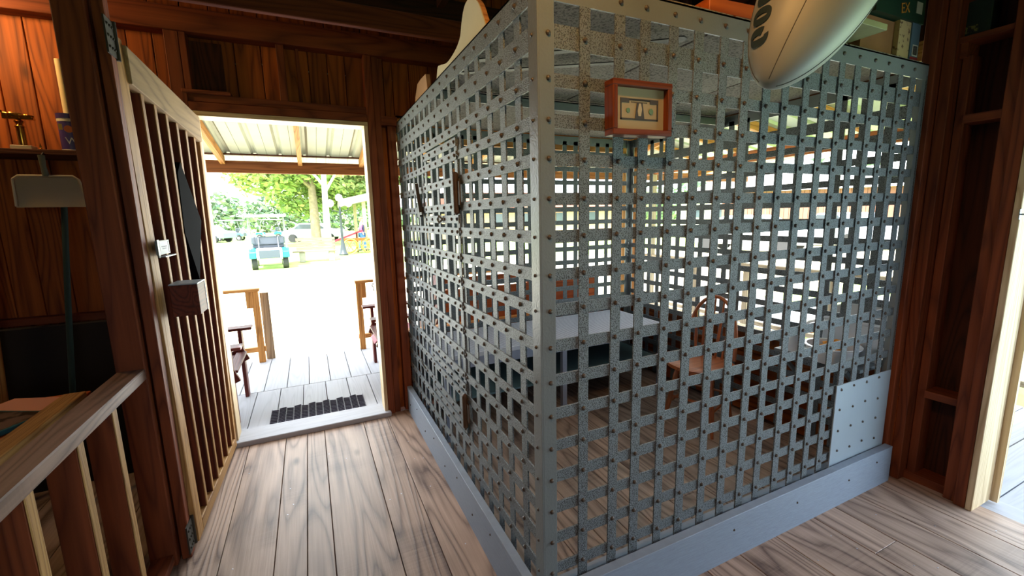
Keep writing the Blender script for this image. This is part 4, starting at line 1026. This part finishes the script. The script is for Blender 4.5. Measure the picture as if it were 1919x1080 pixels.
def golf_cart(x, y, rz, lab, body, group=None, z=GZ):
    t = thing('golf_cart', (x, y, z), lab, 'golf cart', group, rz=rz)      # faces +y; rear towards -y
    def P(nm, b, m, **k): return b.build(nm, m, t, local=True, **k)
    for sx_ in (-.48, .48):
        for yy in (-.75, .85):
            b = MB(); b.cyl((sx_-.09, yy, .23), (sx_+.09, yy, .23), .23, 20); w_ = P('wheel', b, M_tire, smooth=True)
            b2 = MB(); b2.cyl((sx_-.095, yy, .23), (sx_+.095, yy, .23), .11, 14); b2.build('hub', M_white, w_, local=True)
    b = MB(); b.prism([(-1.12, .42), (-1.10, .66), (-.6, .74), (-.42, .60), (-.38, .36), (.55, .36), (.75, .62), (1.15, .68), (1.22, .50), (1.18, .34), (-1.05, .34)], 'x', -.40, .40); P('chassis', b, M_cartw, bevel=.02)
    for s in (-1, 1):
        b = MB(); b.prism([(-1.14, .40), (-1.12, .62), (-.95, .72), (-.60, .74), (-.42, .62), (-.40, .44), (-.52, .44), (-.62, .54), (-.88, .54), (-.98, .40)], 'x', s*.41, s*.62); P('rear_fender', b, body, bevel=.02)
        b = MB(); b.prism([(.55, .42), (.62, .66), (1.10, .66), (1.2, .46), (1.08, .46), (1.0, .54), (.72, .54), (.64, .42)], 'x', s*.41, s*.58); P('front_fender', b, body, bevel=.02)
    b = MB(); b.box((-.32, -1.16, .40), (.32, -1.05, .68)); P('rear_panel', b, mat('slate_panel', '#39424e', rough=.5) if 'slate_panel' not in bpy.data.materials else bpy.data.materials['slate_panel'], bevel=.01)
    b = MB(); b.box((-.50, -.55, .72), (.50, -.05, .86)); P('seat', b, M_seat, bevel=.03)
    b = MB(); b.box((-.52, -.66, .86), (.52, -.54, 1.14)); P('seat_back', b, M_seat, bevel=.04)
    for s in (-.30, .30): b = MB(); b.bar((s, -1.05, .66), (s, -.66, 1.12), .035, .035); P('bag_support', b, M_seat)
    for s in (-.56, .56):
        for (ya, yb) in ((-.95, -.75), (.80, .55)): b = MB(); b.tube([(s, ya, .60), (s, ya, 1.0), (s*.98, yb, 1.83)], .016, 8); P('roof_post', b, M_steel2)
    b = MB(); b.prism([(-1.05, 1.82), (-1.08, 1.86), (-.9, 1.90), (.6, 1.90), (.78, 1.86), (.76, 1.82)], 'x', -.62, .62); P('roof', b, M_cartw, bevel=.01)
    b = MB(); b.tube([(-.25, .62, .70), (-.25, .35, .98)], .014, 8); pts = [(-.25+.17*math.cos(a*.5236), .35+.10*math.sin(a*.5236), .98+.13*math.sin(a*.5236)) for a in range(13)]; b.tube(pts, .012, 6); P('steering_wheel', b, M_black)
    return t
gc1 = golf_cart(-2.0, 17.1, R(4), 'teal and white golf cart parked on the grass facing away', M_teal)
golf_cart(-7.1, 46.3, R(80), 'distant white golf cart, left one of the pair by the trees', mat('cart_blue', '#4a6fc4', rough=.5), 'distant golf carts')
golf_cart(-3.9, 46.6, R(80), 'distant golf cart with turquoise seats, right one of the pair', M_teal, 'distant golf carts')
def car(x, y, rz, lab, paint, name='parked_car', group=None):
    t = thing(name, (x, y, GZ), lab, 'car', group, rz=rz)
    b = MB(); b.prism([(-2.2, .35), (-2.2, .85), (-1.9, .95), (-1.2, 1.0), (-.6, 1.45), (.9, 1.48), (1.5, 1.0), (2.1, .9), (2.25, .6), (2.2, .32)], 'x', -.85, .85)
    b.build('body', paint, t, local=True, bevel=.06)
    b = MB(); b.prism([(-1.08, 1.02), (-.56, 1.38), (.84, 1.40), (1.34, 1.02)], 'x', -.86, .86); b.prism([(-1.22, 1.01), (-.64, 1.44), (-.60, 1.42), (-1.1, .99)], 'x', -.7, .7); b.build('windows', mat('dark_glass', '#4b5560', rough=.1) if 'dark_glass' not in bpy.data.materials else bpy.data.materials['dark_glass'], t, local=True)
    for s in (-.8, .8):
        for yy in (-1.35, 1.4): b = MB(); b.cyl((s-.1, yy, .33), (s+.1, yy, .33), .33, 18); b.build('wheel', M_tire, t, local=True, smooth=True)
    return t
wp = mat('car_white', '#dde2e8', rough=.3)
car(-.2, 37.5, R(75), 'pale car half hidden behind the tree trunk', wp)
car(-8.6, 44, R(60), 'distant blue-grey car at the left edge of the field', mat('car_bluegrey', '#6f7fa0', rough=.3))
car(15.8, 10.8, R(20), 'white car outside, seen through the cage beside the post', wp, group='cars beyond the side porch')
car(20.2, 9.6, R(-30), 'silver car outside nearest the red barn, seen through the cage', mat('car_silver', '#a9b4c6', rough=.3), group='cars beyond the side porch')
# wooden bench on stone legs
WB = thing('park_bench', (-.6, 18.4, GZ), 'weathered plank bench on pale stone legs under the tree', 'bench')
for z in (.45, .58, .71, .84): MB().box((-1.15, 18.75, GZ+z), (.35, 18.79, GZ+z+.11)).build('back_plank', M_bench, WB)
for y in (18.15, 18.33, 18.51): MB().box((-1.28, y, GZ+.40), (.35, y+.16, GZ+.44)).build('seat_plank', M_bench, WB)
for x in (-1.05, .05): MB().box((x, 18.2, GZ), (x+.22, 18.65, GZ+.40)).build('stone_leg', mat('pale_stone', '#8f8b80', rough=.9, var=.1) if 'pale_stone' not in bpy.data.materials else bpy.data.materials['pale_stone'], WB, bevel=.02)
# lamp post
LPn = thing('lamp_post', (.80, 21.0, GZ), 'black cast street lamp post with round globes', 'street lamp')
b = MB(); b.lathe([(.20, 0), (.22, .05), (.16, .12), (.13, .30), (.09, .50), (.06, .8), (.05, 1.9), (.07, 1.95), (.045, 2.0), (.04, 2.25), (.0, 2.3)], (.80, 21.0, GZ), 16); b.build('column', mat('cast_iron_green', '#2b333a', rough=.5), LPn, smooth=True)
b = MB(); b.tube([(.40, 21, GZ+2.25), (.45, 21, GZ+2.12), (.80, 21, GZ+2.02), (1.15, 21, GZ+2.12), (1.2, 21, GZ+2.25)], .02, 8); b.build('arm', bpy.data.materials['cast_iron_green'], LPn)
for (dx, dz) in ((-.40, 2.25), (.40, 2.25), (0, 2.5)):
    b = MB(); b.lathe([(.04, 0), (.13, .06), (.17, .17), (.13, .30), (.03, .36)], (.80+dx, 21.0, GZ+dz), 14); b.build('globe', mat('milk_glass', '#dfe0dc', rough=.3) if 'milk_glass' not in bpy.data.materials else bpy.data.materials['milk_glass'], LPn, smooth=True)
# open shed
SHD = thing('open_shed', (3.6, 26, GZ), 'open shed with a sloping metal roof beyond the lamp post', 'shed')
b = MB(); b.hexa([(1.2, 23.5, 2.25), (6.2, 23.5, 3.3), (6.2, 29, 3.3), (1.2, 29, 2.25), (1.2, 23.5, 2.62), (6.2, 23.5, 3.75), (6.2, 29, 3.75), (1.2, 29, 2.62)]); b.build('roof', mat('shed_roof', '#77736b', rough=.7, var=.08), SHD)
for (x, y) in ((2.1, 23.7), (5.8, 23.7), (2.1, 28.6), (5.8, 28.6)): MB().box((x, y, GZ), (x+.18, y+.18, 2.5 if x < 3 else 3.3)).build('shed_post', M_weather, SHD)
# long red farm implement and yellow wheeled cart
RB = thing('red_seesaw', (1.5, 22.5, GZ), 'long red plank rising behind the lamp post', 'plank')
b = MB(); b.bar((.35, 22.4, GZ+.55), (1.9, 22.6, GZ+1.1), .10, .09); b.build('plank', mat('red_paint', '#b2263a', rough=.5), RB)
b = MB(); b.bar((.45, 22.4, GZ), (.5, 22.4, GZ+.6), .07, .07); b.bar((1.6, 22.5, GZ), (1.6, 22.5, GZ+1.0), .07, .07); b.build('support', M_dark, RB)
def hand_cart(x, y):
    t = thing('hand_cart', (x, y, GZ), 'yellow-wheeled wooden hand cart beside the walking person', 'cart')
    b = MB(); b.box((x-.9, y-.3, GZ+.62), (x+.7, y+.4, GZ+.74)); b.build('cart_bed', M_orange, t)
    for (wx, wy) in ((-.55, -.35), (.35, -.35), (-.55, .45), (.35, .45)):
        b = MB(); pts = [(x+wx+.36*math.cos(a*.5236), y+wy, GZ+.36+.36*math.sin(a*.5236)) for a in range(13)]; b.tube(pts, .03, 8)
        for a in range(6): b.cyl((x+wx, y+wy, GZ+.36), (x+wx+.35*math.cos(a*1.047), y+wy, GZ+.36+.35*math.sin(a*1.047)), .014, 6)
        b.build('wheel', mat('yellow_paint', '#d8bd4a', rough=.5) if 'yellow_paint' not in bpy.data.materials else bpy.data.materials['yellow_paint'], t)
    b = MB(); b.bar((x+.7, y, GZ+.66), (x+1.6, y, GZ+.72), .06, .05); b.build('shaft', M_orange, t)
hand_cart(1.75, 21.9)

# ------------------------------------------------------------------ the walking person (far away)
PR = thing('person', (1.95, 23.4, GZ), 'person in a pink shirt, dark vest and blue jeans walking behind the cart', 'person', rz=R(-95))
def skin_chain(name, pts, edges, rads, m, parent, root=0, lv=2):
    me = bpy.data.meshes.new(name); me.from_pydata(pts, edges, []); me.update()
    o = bpy.data.objects.new(name, me); COL.objects.link(o); o.parent = parent
    mod = o.modifiers.new('skin', 'SKIN')
    for i, v in enumerate(me.skin_vertices[0].data):
        v.radius = rads[i] if isinstance(rads[i], tuple) else (rads[i], rads[i]); v.use_root = (i == root)
    s = o.modifiers.new('sub', 'SUBSURF'); s.levels = s.render_levels = lv
    me.materials.append(m); return o
# local frame: facing +y
skinm = mat('skin', '#c98f76', rough=.6); pts = [(0, 0, .93), (0, .01, 1.12), (0, .02, 1.32), (0, .0, 1.46), (0, .02, 1.53), (0, .035, 1.62), (0, .03, 1.72),
       (.19, 0, 1.42), (.25, -.06, 1.15), (.25, .06, .92), (.25, .10, .84), (-.19, 0, 1.42), (-.25, .05, 1.15), (-.25, .16, .95), (-.25, .20, .88),
       (.10, 0, .88), (.11, .10, .50), (.11, .14, .09), (.11, .27, .04), (-.10, 0, .88), (-.11, -.02, .50), (-.11, -.20, .10), (-.11, -.08, .04)]
eds = [(0,1),(1,2),(2,3),(3,4),(4,5),(5,6),(3,7),(7,8),(8,9),(9,10),(3,11),(11,12),(12,13),(13,14),(0,15),(15,16),(16,17),(17,18),(0,19),(19,20),(20,21),(21,22)]
rad_ = [(.15, .12), (.15, .12), (.16, .12), (.10, .08), .055, (.085, .10), (.07, .08), .07, .045, .035, .035, .07, .045, .035, .035, .10, .065, .045, .04, .10, .065, .045, .04]
skin_chain('body', pts, eds, rad_, skinm, PR)
skin_chain('vest', [(0, 0, .90), (0, .01, 1.12), (0, .02, 1.32), (0, 0, 1.45)], [(0,1),(1,2),(2,3)], [(.19, .15), (.19, .155), (.20, .15), (.13, .11)], mat('navy_vest', '#232a45', rough=.8), PR)
skin_chain('shirt_sleeve', [(.17, 0, 1.42), (.25, -.06, 1.16), (.25, .04, .97)], [(0,1),(1,2)], [.095, .065, .05], mat('pink_shirt', '#d2508f', rough=.8), PR)
skin_chain('shirt_sleeve', [(-.17, 0, 1.42), (-.25, .05, 1.16), (-.25, .15, .98)], [(0,1),(1,2)], [.095, .065, .05], bpy.data.materials['pink_shirt'], PR)
jm = mat('blue_jeans', '#3f6aa8', rough=.8)
skin_chain('jeans', [(0, 0, .93), (.10, 0, .86), (.11, .10, .50), (.11, .14, .12), (-.10, 0, .86), (-.11, -.02, .50), (-.11, -.19, .13)], [(0,1),(1,2),(2,3),(0,4),(4,5),(5,6)], [(.18, .14), .12, .085, .065, .12, .085, .065], jm, PR)
b = MB(); b.blob((0, .0, 1.72), .095, .11, .085, 14, 10); b.blob((0, -.05, 1.66), .09, .07, .10, 14, 10); b.build('hair', mat('sandy_hair', '#b88f4a', rough=.8), PR, local=True, smooth=True)
b = MB(); b.blob((0, .135, 1.655), .016, .025, .022, 8, 6); b.blob((.10, .03, 1.66), .012, .02, .03, 8, 6); b.blob((-.10, .03, 1.66), .012, .02, .03, 8, 6); b.build('nose_and_ears', skinm, PR, local=True, smooth=True)
for s in (-.035, .035): b = MB(); b.blob((s, .125, 1.685), .010, .006, .007, 8, 6); b.build('eye', M_black, PR, local=True)
for (x, y0, z0) in ((.11, .20, .04), (-.11, -.13, .04)): b = MB(); b.blob((x, y0, z0+.01), .055, .14, .05, 12, 8); b.build('shoe', M_seat, PR, local=True, smooth=True)

# ------------------------------------------------------------------ far buildings on the cage side
BN = thing('red_barn', (37, 17.5, GZ), 'long red-brown barn beyond the side porch, seen through the cage', 'barn')
b = MB(); y = 11.5
ang = Matrix.Translation((37, 17.5, GZ)) @ Matrix.Rotation(R(35), 4, 'Z')
k = -9.0
while k < 9.0: b.box((-3, k+.01, 0), (3, k+.29, 3.1), ang); k += .3
b.build('barn_wall', wood('barn_boards', '#8f6256', '#714b41', rough=.8, var=.1), BN)
b = MB(); b.prism([(-3.6, 3.05), (3.6, 3.05), (0, 4.7)], 'y', -9.5, 9.5); b.v = [ang @ v for v in b.v]; b.build('barn_roof', mat('pale_tin_roof', '#b9b7b2', rough=.5), BN)
HS = thing('brown_house', (17, 33, GZ), 'low brown-roofed building across the field, seen through the back of the cage', 'building')
b = MB(); b.box((8, 31, GZ), (27, 36, 2.2)); b.build('house_wall', mat('pale_house_wall', '#c4a184', rough=.8), HS)
b = MB(); b.hexa([(7.3, 30, 2.1), (27.7, 30, 2.1), (27.7, 37, 2.1), (7.3, 37, 2.1), (9.5, 33, 3.5), (25.5, 33, 3.5), (25.5, 34, 3.5), (9.5, 34, 3.5)]); b.build('house_roof', mat('brown_shingle', '#7e4a33', rough=.8, var=.1), HS)
for x in (9.5, 12.5, 15.5, 18.5, 21.5, 24.5): MB().box((x, 30.9, .7), (x+1.0, 30.99, 1.7)).build('window', bpy.data.materials['dark_glass'], HS)
WH = thing('white_house', (44, 33, GZ), 'white house with a low roof beyond the cars, seen through the cage', 'building')
b = MB(); b.box((39, 29, GZ), (49, 37, 3.2)); b.build('house_wall', mat('white_siding', '#d9d4c6', rough=.8), WH)
b = MB(); b.hexa([(38.3, 28.3, 3.1), (49.7, 28.3, 3.1), (49.7, 37.7, 3.1), (38.3, 37.7, 3.1), (41, 32, 5), (47, 32, 5), (47, 34, 5), (41, 34, 5)]); b.build('house_roof', mat('grey_shingle', '#a6a19c', rough=.8), WH)
for (x, y) in ((38.9, 31), (38.9, 34)): MB().box((x, y, .9), (x+.09, y+1.1, 2.1)).build('window', bpy.data.materials['dark_glass'], WH)
